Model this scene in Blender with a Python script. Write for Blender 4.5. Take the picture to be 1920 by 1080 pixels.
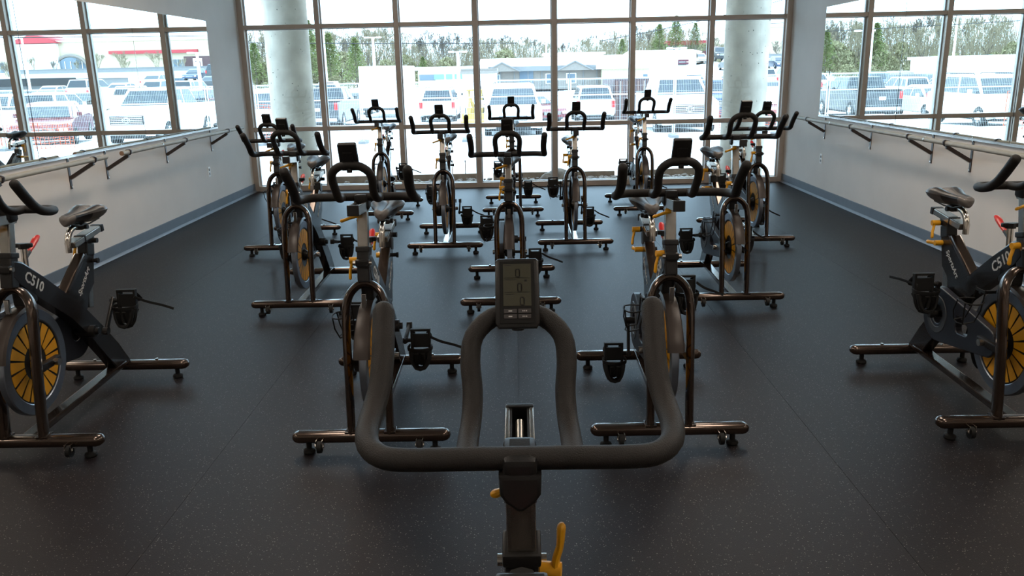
import bpy, bmesh, math, random
from mathutils import Vector, Matrix
random.seed(7)
PI = math.pi
scene = bpy.context.scene
for o in list(bpy.data.objects):
    bpy.data.objects.remove(o)
col = scene.collection

# ------------------------------------------------------------------ camera
cam_data = bpy.data.cameras.new('camera')
cam_data.sensor_width = 36.0
cam_data.lens = 1528.95 / 1920 * 36
cam_data.clip_start = 0.05
cam_data.clip_end = 900
camera = bpy.data.objects.new('camera', cam_data)
col.objects.link(camera)
_r = Vector((0.99977592, 0.00573081, -0.02037788))
_u = Vector((0.01819579, 0.25927178, 0.96563298))
_f = Vector((-0.01081727, 0.96578740, -0.25910940))
camera.matrix_world = Matrix(((_r.x, _u.x, -_f.x, 0), (_r.y, _u.y, -_f.y, 0), (_r.z, _u.z, -_f.z, 1.6), (0, 0, 0, 1)))
scene.camera = camera

# ------------------------------------------------------------------ world, sun, exposure
world = bpy.data.worlds.new('sky')
scene.world = world
world.use_nodes = True
bg = world.node_tree.nodes['Background']
bg.inputs[0].default_value = (0.54, 0.75, 1.0, 1)
bg.inputs[1].default_value = 5.5
sun_data = bpy.data.lights.new('sun', 'SUN')
sun_data.energy = 5.0
sun_data.angle = math.radians(0.6)
sun_data.color = (0.86, 0.93, 1.0)
sun = bpy.data.objects.new('sun', sun_data)
col.objects.link(sun)
# the sun stands high beyond the car park and shines back towards the building
sun.rotation_euler = (-math.radians(27), math.radians(9), 0)
scene.view_settings.view_transform = 'Standard'
scene.view_settings.look = 'None'
scene.view_settings.exposure = 0.4
scene.view_settings.gamma = 1.0
scene.view_settings.use_curve_mapping = False

# ------------------------------------------------------------------ materials
MATS = {}
def mat(name, color, rough=0.5, metal=0.0, spec=0.5, coat=0.0, noise=0.0, nscale=8.0, bump=0.0, bscale=60.0, emit=None, estr=0.0):
    m = bpy.data.materials.new(name)
    m.use_nodes = True
    nt = m.node_tree
    b = nt.nodes['Principled BSDF']
    b.inputs['Base Color'].default_value = (*color, 1)
    b.inputs['Roughness'].default_value = rough
    b.inputs['Metallic'].default_value = metal
    b.inputs['Specular IOR Level'].default_value = spec
    b.inputs['Coat Weight'].default_value = coat
    b.inputs['Coat Roughness'].default_value = 0.12
    if emit:
        b.inputs['Emission Color'].default_value = (*emit, 1)
        b.inputs['Emission Strength'].default_value = estr
    tc = nt.nodes.new('ShaderNodeTexCoord')
    if noise > 0:
        n = nt.nodes.new('ShaderNodeTexNoise')
        n.inputs['Scale'].default_value = nscale
        n.inputs['Detail'].default_value = 5
        nt.links.new(tc.outputs['Object'], n.inputs['Vector'])
        r = nt.nodes.new('ShaderNodeValToRGB')
        r.color_ramp.elements[0].position = 0.3
        r.color_ramp.elements[1].position = 0.7
        r.color_ramp.elements[0].color = (*[c * (1 - noise) for c in color], 1)
        r.color_ramp.elements[1].color = (*[min(1, c * (1 + noise)) for c in color], 1)
        nt.links.new(n.outputs['Fac'], r.inputs['Fac'])
        nt.links.new(r.outputs['Color'], b.inputs['Base Color'])
    if bump > 0:
        n2 = nt.nodes.new('ShaderNodeTexNoise')
        n2.inputs['Scale'].default_value = bscale
        n2.inputs['Detail'].default_value = 3
        nt.links.new(tc.outputs['Object'], n2.inputs['Vector'])
        bp = nt.nodes.new('ShaderNodeBump')
        bp.inputs['Strength'].default_value = bump
        bp.inputs['Distance'].default_value = 0.004
        nt.links.new(n2.outputs['Fac'], bp.inputs['Height'])
        nt.links.new(bp.outputs['Normal'], b.inputs['Normal'])
    MATS[name] = m
    return m

M_frame = mat('bronze_metal_paint', (0.075, 0.052, 0.040), 0.18, 0.8, noise=0.15, nscale=20, coat=0.5)
M_beam = mat('charcoal_beam_paint', (0.017, 0.015, 0.015), 0.26, 0.3, coat=0.2, noise=0.1)
M_chrome = mat('chrome', (0.62, 0.58, 0.53), 0.16, 1.0, noise=0.05)
M_satin = mat('satin_aluminium', (0.46, 0.43, 0.39), 0.27, 1.0, noise=0.08, nscale=30)
M_rim = mat('flywheel_steel', (0.24, 0.27, 0.32), 0.3, 0.85, noise=0.1, nscale=12)
M_darkmetal = mat('dark_metal', (0.03, 0.028, 0.027), 0.35, 0.6, noise=0.1)
M_foam = mat('grip_foam', (0.014, 0.012, 0.011), 0.6, spec=0.35, noise=0.12, nscale=40, bump=0.35, bscale=500)
M_plastic = mat('black_plastic', (0.010, 0.0095, 0.0095), 0.42, spec=0.4, noise=0.1, bump=0.1, bscale=300)
M_guard = mat('navy_guard_plastic', (0.015, 0.017, 0.025), 0.4, noise=0.1)
M_guardring = mat('guard_ring_plastic', (0.05, 0.055, 0.062), 0.45, noise=0.1)
M_fender = mat('brown_fender', (0.032, 0.023, 0.019), 0.4, 0.1, coat=0.0, noise=0.1)
M_yellow = mat('lever_yellow', (0.78, 0.37, 0.012), 0.4, noise=0.06)
M_wheelyellow = mat('flywheel_yellow', (0.72, 0.33, 0.01), 0.45, noise=0.1)
M_red = mat('lever_red', (0.55, 0.02, 0.02), 0.35, noise=0.06)
M_seat = mat('saddle_black_vinyl', (0.014, 0.011, 0.010), 0.40, noise=0.1, bump=0.15, bscale=200)
M_seatgrey = mat('saddle_grey_vinyl', (0.11, 0.10, 0.095), 0.42, noise=0.08, bump=0.15, bscale=200)
M_rubber = mat('rubber', (0.006, 0.006, 0.006), 0.65, spec=0.3, noise=0.1)
M_print = mat('silver_print', (0.55, 0.55, 0.53), 0.5)
M_lcd = mat('lcd_panel', (0.062, 0.062, 0.045), 0.25, noise=0.05)
M_lcdink = mat('lcd_ink', (0.003, 0.003, 0.003), 0.4)
M_button = mat('console_button', (0.05, 0.045, 0.045), 0.5)
M_scale = mat('slider_scale', (0.62, 0.60, 0.56), 0.22, 0.6, noise=0.04)
M_wall = mat('grey_wall_paint', (0.78, 0.73, 0.68), 0.75, spec=0.3, noise=0.025, nscale=3, bump=0.08, bscale=150)
M_base = mat('blue_grey_vinyl_base', (0.125, 0.15, 0.185), 0.5, noise=0.06)
M_cove = mat('cove_edge_vinyl', (0.30, 0.32, 0.36), 0.3, noise=0.05)
M_ceiling = mat('ceiling_white', (0.7, 0.68, 0.64), 0.8, noise=0.03)
M_alu = mat('window_bronze_aluminium', (0.52, 0.44, 0.375), 0.4, 0.35, noise=0.04)
M_stop = mat('window_glazing_stop', (0.68, 0.70, 0.72), 0.4, 0.3, noise=0.04)
M_wood = mat('barre_grey_wood', (0.40, 0.365, 0.295), 0.55, noise=0.1, nscale=14)
M_woodend = mat('barre_end_grain', (0.32, 0.19, 0.12), 0.6, noise=0.15, nscale=30)
M_bracket = mat('bracket_brown_steel', (0.05, 0.036, 0.032), 0.35, 0.4, noise=0.1)
M_outlet = mat('outlet_plate', (0.92, 0.91, 0.88), 0.4, noise=0.03)
M_mirroredge = mat('mirror_channel', (0.80, 0.80, 0.80), 0.25, 0.9)
M_concrete = mat('column_concrete', (0.38, 0.335, 0.275), 0.85, noise=0.22, nscale=3.0, bump=0.4, bscale=25)
M_asphalt = mat('car_park_concrete', (0.52, 0.52, 0.52), 0.9, noise=0.08, nscale=0.5)
M_dirt = mat('dirt', (0.16, 0.11, 0.085), 0.95, noise=0.3, nscale=12, bump=1.0, bscale=30)
M_board = mat('form_board', (0.24, 0.16, 0.11), 0.8, noise=0.2, nscale=10)
M_stone = mat('rubble_stone', (0.22, 0.17, 0.14), 0.9, noise=0.3, nscale=20)
M_galv = mat('galvanised_wire', (0.5, 0.5, 0.5), 0.45, 0.3)
M_orange = mat('orange_netting', (0.55, 0.10, 0.03), 0.7, noise=0.1)
M_bark = mat('bare_branches', (0.12, 0.10, 0.08), 0.9, noise=0.2)
M_bark2 = mat('pale_bare_branches', (0.24, 0.20, 0.13), 0.9, noise=0.2)
M_needle = mat('pine_needles', (0.16, 0.19, 0.06), 0.9, noise=0.35, nscale=2)
M_bush = mat('bush_leaves', (0.21, 0.19, 0.10), 0.9, noise=0.3, nscale=2)
M_grass = mat('dry_grass_bank', (0.33, 0.30, 0.18), 0.95, noise=0.25, nscale=0.4)
M_tyre = mat('tyre', (0.02, 0.02, 0.02), 0.8)
M_hub = mat('wheel_rim_alloy', (0.55, 0.55, 0.56), 0.3, 0.8)
M_cartrim = mat('car_dark_trim', (0.014, 0.014, 0.015), 0.5)
M_tail = mat('tail_light', (0.55, 0.02, 0.02), 0.3)
M_head = mat('head_light', (0.75, 0.75, 0.72), 0.12, 0.2)
M_carglass = mat('car_glass', (0.018, 0.026, 0.034), 0.08, 0.0, spec=0.6)
M_plate = mat('number_plate', (0.6, 0.6, 0.62), 0.5)
PAINT = {}
for k, c in dict(white=(0.80, 0.80, 0.79), grey=(0.04, 0.042, 0.046), red=(0.14, 0.006, 0.012), maroon=(0.10, 0.012, 0.025), blue=(0.025, 0.05, 0.11), silver=(0.5, 0.5, 0.5), black=(0.012, 0.012, 0.014), tan=(0.45, 0.38, 0.27)).items():
    PAINT[k] = mat('car_paint_' + k, c, 0.35, 0.1, coat=0.4, noise=0.03)
M_bwhite = mat('building_white', (0.80, 0.79, 0.76), 0.8, noise=0.03)
M_btan = mat('building_tan', (0.50, 0.42, 0.30), 0.85, noise=0.06)
M_btaupe = mat('building_taupe', (0.23, 0.20, 0.175), 0.85, noise=0.08)
M_bgrey = mat('building_grey', (0.20, 0.20, 0.20), 0.85, noise=0.05)
M_bred = mat('building_red_trim', (0.40, 0.04, 0.05), 0.6, noise=0.06)
M_bglass = mat('building_glass', (0.10, 0.14, 0.18), 0.1, spec=0.8)
M_yellowmachine = mat('machine_yellow', (0.42, 0.27, 0.05), 0.45, noise=0.08)
M_green = mat('sign_green', (0.16, 0.30, 0.20), 0.6)
M_signdark = mat('sign_dark', (0.08, 0.04, 0.04), 0.6)
M_lamp = mat('ceiling_lamp_diffuser', (0.9, 0.9, 0.88), 0.5, emit=(1.0, 0.86, 0.72), estr=13.0)

def glass_mat():
    m = bpy.data.materials.new('window_glass')
    m.use_nodes = True
    nt = m.node_tree
    nt.nodes.clear()
    out = nt.nodes.new('ShaderNodeOutputMaterial')
    mix = nt.nodes.new('ShaderNodeMixShader')
    tr = nt.nodes.new('ShaderNodeBsdfTransparent')
    tr.inputs[0].default_value = (0.93, 0.97, 0.95, 1)
    gl = nt.nodes.new('ShaderNodeBsdfGlossy')
    gl.inputs['Roughness'].default_value = 0.01
    fr = nt.nodes.new('ShaderNodeFresnel')
    fr.inputs['IOR'].default_value = 1.45
    nt.links.new(fr.outputs[0], mix.inputs[0])
    nt.links.new(tr.outputs[0], mix.inputs[1])
    nt.links.new(gl.outputs[0], mix.inputs[2])
    nt.links.new(mix.outputs[0], out.inputs['Surface'])
    return m
M_glass = glass_mat()

def mirror_mat():
    m = mat('mirror_silver', (0.90, 0.93, 0.91), 0.0, 1.0)
    return m
M_mirror = mirror_mat()

def floor_mat():
    m = bpy.data.materials.new('speckled_rubber_floor')
    m.use_nodes = True
    nt = m.node_tree
    L = nt.links
    b = nt.nodes['Principled BSDF']
    b.inputs['Roughness'].default_value = 0.5
    b.inputs['Specular IOR Level'].default_value = 0.25
    tc = nt.nodes.new('ShaderNodeTexCoord')
    oi = nt.nodes.new('ShaderNodeObjectInfo')
    vo = nt.nodes.new('ShaderNodeTexVoronoi')
    vo.inputs['Scale'].default_value = 150
    L.new(tc.outputs['Object'], vo.inputs['Vector'])
    # a fleck where the cell's random colour is high and the point is close to the cell's seed
    sep = nt.nodes.new('ShaderNodeSeparateColor')
    L.new(vo.outputs['Color'], sep.inputs[0])
    g1 = nt.nodes.new('ShaderNodeMath'); g1.operation = 'GREATER_THAN'; g1.inputs[1].default_value = 0.62
    L.new(sep.outputs[0], g1.inputs[0])
    sz = nt.nodes.new('ShaderNodeMath'); sz.operation = 'MULTIPLY'; sz.inputs[1].default_value = 0.34
    L.new(sep.outputs[1], sz.inputs[0])
    g2 = nt.nodes.new('ShaderNodeMath'); g2.operation = 'LESS_THAN'
    L.new(vo.outputs['Distance'], g2.inputs[0]); L.new(sz.outputs[0], g2.inputs[1])
    f = nt.nodes.new('ShaderNodeMath'); f.operation = 'MULTIPLY'
    L.new(g1.outputs[0], f.inputs[0]); L.new(g2.outputs[0], f.inputs[1])
    n = nt.nodes.new('ShaderNodeTexNoise'); n.inputs['Scale'].default_value = 1.1; n.inputs['Detail'].default_value = 4
    L.new(tc.outputs['Object'], n.inputs['Vector'])
    r = nt.nodes.new('ShaderNodeValToRGB')
    r.color_ramp.elements[0].color = (0.0058, 0.0042, 0.0052, 1); r.color_ramp.elements[0].position = 0.3
    r.color_ramp.elements[1].color = (0.0088, 0.0064, 0.0078, 1); r.color_ramp.elements[1].position = 0.7
    L.new(n.outputs['Fac'], r.inputs[0])
    hs = nt.nodes.new('ShaderNodeHueSaturation')
    mr = nt.nodes.new('ShaderNodeMapRange'); mr.inputs[3].default_value = 0.9; mr.inputs[4].default_value = 1.15
    L.new(oi.outputs['Random'], mr.inputs[0]); L.new(mr.outputs[0], hs.inputs['Value'])
    L.new(r.outputs[0], hs.inputs['Color'])
    mx = nt.nodes.new('ShaderNodeMix'); mx.data_type = 'RGBA'
    L.new(f.outputs[0], mx.inputs[0]); L.new(hs.outputs[0], mx.inputs[6])
    mx.inputs[7].default_value = (0.15, 0.135, 0.125, 1)
    L.new(mx.outputs[2], b.inputs['Base Color'])
    n2 = nt.nodes.new('ShaderNodeTexNoise'); n2.inputs['Scale'].default_value = 260
    L.new(tc.outputs['Object'], n2.inputs['Vector'])
    bp = nt.nodes.new('ShaderNodeBump'); bp.inputs['Strength'].default_value = 0.35; bp.inputs['Distance'].default_value = 0.002
    L.new(n2.outputs['Fac'], bp.inputs['Height']); L.new(bp.outputs[0], b.inputs['Normal'])
    return m
M_floor = floor_mat()

# ------------------------------------------------------------------ mesh helpers
class MB:
    """collects shapes into one mesh"""
    def __init__(self):
        self.v = []; self.f = []; self.mi = []; self.flat = set()
    def add(self, verts, faces, mi=0, flat=None):
        o = len(self.v)
        self.v += [Vector(p) for p in verts]
        self.f += [tuple(i + o for i in f) for f in faces]
        if flat: self.flat |= {len(self.mi) + i for i in flat}
        self.mi += [mi] * len(faces)
    def box(self, c, s, rot=None, mi=0, bev=0.0):
        hx, hy, hz = s[0] / 2, s[1] / 2, s[2] / 2
        if bev > 0:
            b = min(bev, hx * .9, hy * .9, hz * .9)
            bm = bmesh.new()
            bmesh.ops.create_cube(bm, size=1)
            for v in bm.verts:
                v.co = Vector((v.co.x * s[0], v.co.y * s[1], v.co.z * s[2]))
            bmesh.ops.bevel(bm, geom=bm.edges[:], offset=b, segments=2, affect='EDGES', profile=0.6)
            bm.verts.index_update(); bm.normal_update()
            vs = [v.co.copy() for v in bm.verts]; fs = [[v.index for v in f.verts] for f in bm.faces]
            fl_ = [i for i, f in enumerate(bm.faces) if max(abs(c_) for c_ in f.normal) > 0.999]
            bm.free()
        else:
            fl_ = range(6)
            vs = [Vector((x, y, z)) for x in (-hx, hx) for y in (-hy, hy) for z in (-hz, hz)]
            fs = [(0, 1, 3, 2), (4, 6, 7, 5), (0, 4, 5, 1), (2, 3, 7, 6), (0, 2, 6, 4), (1, 5, 7, 3)]
        m = rot if rot is not None else Matrix.Identity(3)
        self.add([m @ p + Vector(c) for p in vs], fs, mi, fl_)
    def beam(self, a, b, w, h, up=(0, 0, 1), mi=0, bev=0.0):
        a = Vector(a); b = Vector(b); d = b - a
        y = d.normalized(); x = y.cross(Vector(up)).normalized(); z = x.cross(y)
        self.box((a + b) / 2, (w, d.length, h), Matrix((x, y, z)).transposed(), mi, bev)
    def tube(self, path, r, seg=12, ry=None, up=(0, 0, 1), cap=True, mi=0, smooth=0, power=2.0, round_end=False):
        path = [Vector(p) for p in path]
        n0 = len(path)
        rs = list(r) if isinstance(r, (list, tuple)) else [r] * n0
        if smooth:
            P, R = [], []
            for i in range(n0 - 1):
                p0 = path[max(0, i - 1)]; p1 = path[i]; p2 = path[i + 1]; p3 = path[min(n0 - 1, i + 2)]
                for k in range(smooth):
                    t = k / smooth
                    P.append(0.5 * ((2 * p1) + (-p0 + p2) * t + (2 * p0 - 5 * p1 + 4 * p2 - p3) * t * t + (-p0 + 3 * p1 - 3 * p2 + p3) * t ** 3))
                    R.append(rs[i] * (1 - t) + rs[i + 1] * t)
            P.append(path[-1]); R.append(rs[-1])
            path, rs = P, R
        if round_end:
            for end in (0, -1):
                a = path[end]; b = path[1 if end == 0 else -2]
                d = (a - b).normalized(); R0 = rs[end]
                ex = [(a + d * R0 * s, R0 * c) for s, c in ((0.5, 0.87), (0.85, 0.53), (0.99, 0.12))]
                if end == 0:
                    path = [e[0] for e in reversed(ex)] + path; rs = [e[1] for e in reversed(ex)] + rs
                else:
                    path = path + [e[0] for e in ex]; rs = rs + [e[1] for e in ex]
        n = len(path)
        ratio = 1.0 if ry is None else ry / (r if not isinstance(r, (list, tuple)) else r[0])
        up = Vector(up)
        t0 = (path[1] - path[0]).normalized()
        x = t0.cross(up)
        if x.length < 1e-4: x = t0.cross(Vector((1, 0, 0)))
        x.normalize()
        V = []; F = []
        for i in range(n):
            t = (path[min(i + 1, n - 1)] - path[max(i - 1, 0)]).normalized()
            x = (x - t * x.dot(t)).normalized()
            y = t.cross(x)
            for k in range(seg):
                a = 2 * PI * k / seg
                ca, sa = math.cos(a), math.sin(a)
                if power != 2.0:
                    q = (abs(ca) ** power + abs(sa) ** power) ** (-1 / power)
                    ca *= q; sa *= q
                V.append(path[i] + x * (ca * rs[i]) + y * (sa * rs[i] * ratio))
        for i in range(n - 1):
            for k in range(seg):
                k2 = (k + 1) % seg
                F.append((i * seg + k, i * seg + k2, (i + 1) * seg + k2, (i + 1) * seg + k))
        if cap:
            F.append(tuple(range(seg))[::-1]); F.append(tuple((n - 1) * seg + k for k in range(seg)))
        self.add(V, F, mi)
    def cyl(self, a, b, r, seg=16, mi=0, r2=None):
        self.tube([a, b], [r, r if r2 is None else r2], seg=seg, mi=mi)
    def lathe(self, prof, origin=(0, 0, 0), axis='x', seg=32, mi=0, closed=False, a0=0, a1=2 * PI):
        """prof: (along axis, radius)"""
        V = []; F = []; n = len(prof)
        full = abs(a1 - a0 - 2 * PI) < 1e-6
        m = seg if full else seg + 1
        for k in range(m):
            a = a0 + (a1 - a0) * k / seg
            for (t, r) in prof:
                if axis == 'x': p = (t, r * math.cos(a), r * math.sin(a))
                elif axis == 'y': p = (r * math.cos(a), t, r * math.sin(a))
                else: p = (r * math.cos(a), r * math.sin(a), t)
                V.append(Vector(p) + Vector(origin))
        for k in range(seg):
            k2 = (k + 1) % m
            for i in range(n - 1 + (1 if closed else 0)):
                i2 = (i + 1) % n
                F.append((k * n + i, k * n + i2, k2 * n + i2, k2 * n + i))
        self.add(V, F, mi)
    def prism(self, poly, x0, x1, plane='x', mi=0, bev=0.0):
        """poly in (a,b); plane x: (a,b)->(y,z) extruded in x; plane y: (x,z); plane z: (x,y)"""
        bm = bmesh.new()
        def P(t, a, b):
            return (t, a, b) if plane == 'x' else ((a, t, b) if plane == 'y' else (a, b, t))
        A = [bm.verts.new(P(x0, *p)) for p in poly]; B = [bm.verts.new(P(x1, *p)) for p in poly]
        bm.faces.new(A[::-1]); bm.faces.new(B)
        n = len(poly)
        for i in range(n):
            bm.faces.new((A[i], A[(i + 1) % n], B[(i + 1) % n], B[i]))
        if bev > 0:
            es = [e for e in bm.edges if (e.verts[0] in A and e.verts[1] in A) or (e.verts[0] in B and e.verts[1] in B)]
            bmesh.ops.bevel(bm, geom=es, offset=bev, segments=2, affect='EDGES', profile=0.5)
        bmesh.ops.triangulate(bm, faces=[f for f in bm.faces if len(f.verts) > 4])
        bm.verts.index_update(); bm.normal_update()
        ax = {'x': 0, 'y': 1, 'z': 2}[plane]
        self.add([v.co.copy() for v in bm.verts], [[v.index for v in f.verts] for f in bm.faces], mi, [i for i, f in enumerate(bm.faces) if abs(f.normal[ax]) > 0.999])
        bm.free()
    def ico(self, c, r, sub=1, mi=0, jitter=0.0, scale=(1, 1, 1)):
        bm = bmesh.new(); bmesh.ops.create_icosphere(bm, subdivisions=sub, radius=1)
        bm.verts.index_update()
        vs = [Vector((v.co.x * scale[0], v.co.y * scale[1], v.co.z * scale[2])) * r * (1 + random.uniform(-jitter, jitter)) + Vector(c) for v in bm.verts]
        self.add(vs, [[v.index for v in f.verts] for f in bm.faces], mi); bm.free()
    def mesh(self, name, mats, sharp=35):
        me = bpy.data.meshes.new(name)
        me.from_pydata([tuple(v) for v in self.v], [], self.f)
        for m in (mats if isinstance(mats, (list, tuple)) else [mats]):
            me.materials.append(m)
        me.polygons.foreach_set('material_index', self.mi)
        bm = bmesh.new(); bm.from_mesh(me)
        bmesh.ops.recalc_face_normals(bm, faces=bm.faces)
        bm.to_mesh(me); bm.free()
        me.set_sharp_from_angle(angle=math.radians(sharp))
        me.polygons.foreach_set('use_smooth', [i not in self.flat for i in range(len(me.polygons))])
        me.update()
        return me
    def build(self, name, mats, parent=None, loc=(0, 0, 0), sharp=35):
        return put(name, self.mesh(name, mats, sharp), parent, loc)

def put(name, me, parent=None, loc=(0, 0, 0), rot=(0, 0, 0)):
    o = bpy.data.objects.new(name, me)
    col.objects.link(o)
    o.location = loc; o.rotation_euler = rot
    if parent: o.parent = parent
    return o
def empty(name, loc=(0, 0, 0), rz=0.0):
    o = bpy.data.objects.new(name, None)
    col.objects.link(o)
    o.location = loc; o.rotation_euler = (0, 0, rz)
    o.empty_display_size = 0.1
    return o
def tag(o, label, cat, group=None, kind=None):
    o['label'] = label; o['category'] = cat
    if group: o['group'] = group
    if kind: o['kind'] = kind
    return o
def struct(o, label=None):
    o['kind'] = 'structure'
    if label: o['label'] = label
    return o
def copy_tree(o, parent=None):
    c = o.copy(); col.objects.link(c)
    c.parent = parent
    for ch in list(o.children):
        copy_tree(ch, c)
    return c
def text_mesh(name, txt, size, depth=0.0004, shear=0.0, bold=0.0):
    cu = bpy.data.curves.new(name, 'FONT')
    cu.body = txt; cu.size = size; cu.extrude = depth; cu.shear = shear; cu.offset = bold
    cu.align_x = 'CENTER'; cu.align_y = 'CENTER'; cu.resolution_u = 2
    o = bpy.data.objects.new(name, cu)
    col.objects.link(o)
    dg = bpy.context.evaluated_depsgraph_get(); dg.update()
    me = bpy.data.meshes.new_from_object(o.evaluated_get(dg))
    bpy.data.objects.remove(o); bpy.data.curves.remove(cu)
    me.name = name
    return me
def plate_with_holes(name, outline, holes, depth, bevel=0.002):
    """2D filled curve with holes, local XY plane, extruded along Z"""
    cu = bpy.data.curves.new(name, 'CURVE')
    cu.dimensions = '2D'; cu.fill_mode = 'BOTH'; cu.extrude = depth / 2; cu.bevel_depth = bevel; cu.bevel_resolution = 1
    for poly in [outline] + holes:
        s = cu.splines.new('POLY'); s.points.add(len(poly) - 1)
        for i, p in enumerate(poly): s.points[i].co = (p[0], p[1], 0, 1)
        s.use_cyclic_u = True
    o = bpy.data.objects.new(name, cu)
    col.objects.link(o)
    dg = bpy.context.evaluated_depsgraph_get(); dg.update()
    me = bpy.data.meshes.new_from_object(o.evaluated_get(dg))
    bpy.data.objects.remove(o); bpy.data.curves.remove(cu)
    return me

# ------------------------------------------------------------------ the room
XL, XR, YW, YB, ZC = -3.73, 3.69, 11.48, -3.0, 3.42
b = MB(); b.box(((XL + XR) / 2, (YW + YB) / 2, -0.056), (XR - XL + 0.4, YW - YB + 0.3, 0.1))
fl = struct(b.build('floor', M_rubber), 'dark subfloor under the rubber sheets')
seams = [XL, -2.61, -1.33, -0.02, 1.29, 2.60, XR]
for i in range(6):
    x0, x1 = seams[i], seams[i + 1]
    b = MB(); b.box(((x0 + x1) / 2, (YW + YB) / 2, -0.003), (x1 - x0 - 0.0014, YW - YB, 0.006))
    b.build('rubber_sheet', M_floor, fl)
for side, x, s in (('left', XL, -1), ('right', XR, 1)):
    b = MB(); b.box((x + s * 0.1, (YW + YB) / 2 + 0.1, ZC / 2 + 0.05), (0.2, YW - YB + 0.2, ZC + 0.3))
    struct(b.build('wall_' + side, M_wall))
    b = MB(); b.box((x - s * 0.006, (YW + YB) / 2, 0.06), (0.012, YW - YB, 0.108), bev=0.003)
    bb = struct(b.build('baseboard_' + side, M_base))
    b = MB(); b.prism([(x - s * 0.012, 0.022), (x - s * 0.035, 0.003), (x - s * 0.035, 0.0), (x - s * 0.012, 0.0)] if s > 0 else
                      [(x + 0.012, 0.022), (x + 0.012, 0.0), (x + 0.035, 0.0), (x + 0.035, 0.003)], YB, YW - 0.02, plane='y')
    b.build('cove_edge', M_cove, bb)
b = MB(); b.box(((XL + XR) / 2, YB - 0.1, ZC / 2), (XR - XL + 0.4, 0.2, ZC + 0.2)); struct(b.build('wall_back', M_wall))
b = MB(); b.box(((XL + XR) / 2, (YW + YB) / 2 + 0.1, ZC + 0.1), (XR - XL + 0.4, YW - YB + 0.4, 0.2)); struct(b.build('ceiling', M_ceiling))
# roof slab that runs on over the columns outside
b = MB(); b.box((0, 13.35, ZC + 0.45), (22, 3.3, 0.35)); struct(b.build('trim_1', M_bwhite), 'roof slab over the outside columns')
# ceiling lights (above the frame)
lampz = ZC - 0.03
for i, (lx, ly) in enumerate([(-1.9, 0.2), (1.9, 0.2), (-1.9, 3.4), (1.9, 3.4), (-1.9, 6.6), (1.9, 6.6)]):
    t = empty('ceiling_light', (lx, ly, ZC - 0.06))
    tag(t, 'rectangular ceiling light panel above the bikes', 'ceiling light', 'ceiling light panels')
    b = MB()
    for sx in (-1, 1): b.box((sx * 0.315, 0, 0.03), (0.03, 1.26, 0.06))
    for sy in (-1, 1): b.box((0, sy * 0.615, 0.03), (0.6, 0.03, 0.06))
    b.build('frame', M_outlet, t)
    b = MB(); b.box((0, 0, 0.03), (0.6, 1.2, 0.04)); b.build('diffuser', M_lamp, t)

# window wall : seven bays
NB = 7; BW = (XR - XL) / NB
ZS = [0.0, 0.859, 2.211, ZC]
def bar(b, c, s, mi=0): b.box(c, s, mi=mi, bev=0.004)
for i in range(NB):
    x0 = XL + BW * i; x1 = x0 + BW
    w = struct(empty('window_%d' % (i + 1), (x0, YW, 0)))
    mw = 0.068
    def mullion(xc, wdt):
        b = MB(); b.box((xc - x0, 0.06, ZC / 2), (wdt, 0.16, ZC - 0.006), bev=0.004)
        # bright glazing stops each side, set back
        for s in (-1, 1):
            b.box((xc - x0 + s * (wdt / 2 + 0.006), 0.075, ZC / 2), (0.014, 0.03, ZC - 0.02), mi=1)
        b.build('mullion', [M_alu, M_stop], w)
    if i == 0: mullion(XL + 0.035, 0.07)
    else: mullion(x0, mw)
    if i == NB - 1: mullion(XR - 0.035, 0.07)
    ia = x0 + (0.07 if i == 0 else mw / 2); ib = x1 - (0.07 if i == NB - 1 else mw / 2)
    cx = (ia + ib) / 2 - x0; ww = ib - ia
    for z, hh, nm in ((0.035, 0.07, 'sill'), (ZS[1], 0.056, 'transom'), (ZS[2], 0.056, 'transom'), (ZC - 0.03, 0.05, 'head_frame')):
        b = MB(); b.box((cx, 0.06, z), (ww, 0.15, hh), bev=0.003)
        b.box((cx, 0.075, z - hh / 2 - 0.004 if nm != 'sill' else z + hh / 2 + 0.004), (ww - 0.02, 0.03, 0.01), mi=1)
        b.build(nm, [M_alu, M_stop], w)
    for za, zb in ((0.07, ZS[1] - 0.028), (ZS[1] + 0.028, ZS[2] - 0.028), (ZS[2] + 0.028, ZC - 0.055)):
        b = MB(); b.box((cx, 0.075, (za + zb) / 2), (ww - 0.004, 0.004, zb - za - 0.004)); b.build('pane', M_glass, w)

# mirrors
def mirror(side, x, s, seamsy, label):
    t = empty('wall_mirror', (x, 0, 0)); tag(t, label, 'mirror')
    ys = seamsy
    for a, c in zip(ys[:-1], ys[1:]):
        tilt = random.uniform(-0.0008, 0.0008)
        b = MB(); b.box((0, 0, 0), (0.006, abs(c - a) - 0.007, 2.235 - 0.985), bev=0.001)
        o = b.build('mirror_panel', M_mirror, t, (-s * 0.0085, (a + c) / 2, (2.235 + 0.985) / 2))
        o.rotation_euler = (0, 0, tilt)
    b = MB(); y0, y1 = ys[-1], ys[0]
    b.box((-s * 0.008, (y0 + y1) / 2, 0.975), (0.016, y1 - y0, 0.018))
    b.build('bottom_channel', M_mirroredge, t)
    b = MB(); b.box((-s * 0.002, (y0 + y1) / 2, (2.23 + .99) / 2), (0.004, y1 - y0 - 0.01, 1.235)); b.build('backing', M_rubber, t)
mirror('left', XL, -1, [10.25, 8.25, 6.35, 4.45, 2.55, 0.65, -1.25], 'wide frameless mirror on the left wall, reflecting the red car')
mirror('right', XR, 1, [10.2, 8.12, 6.2, 4.3, 2.4, 0.5, -1.4], 'wide frameless mirror on the right wall, reflecting the woods')

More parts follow.
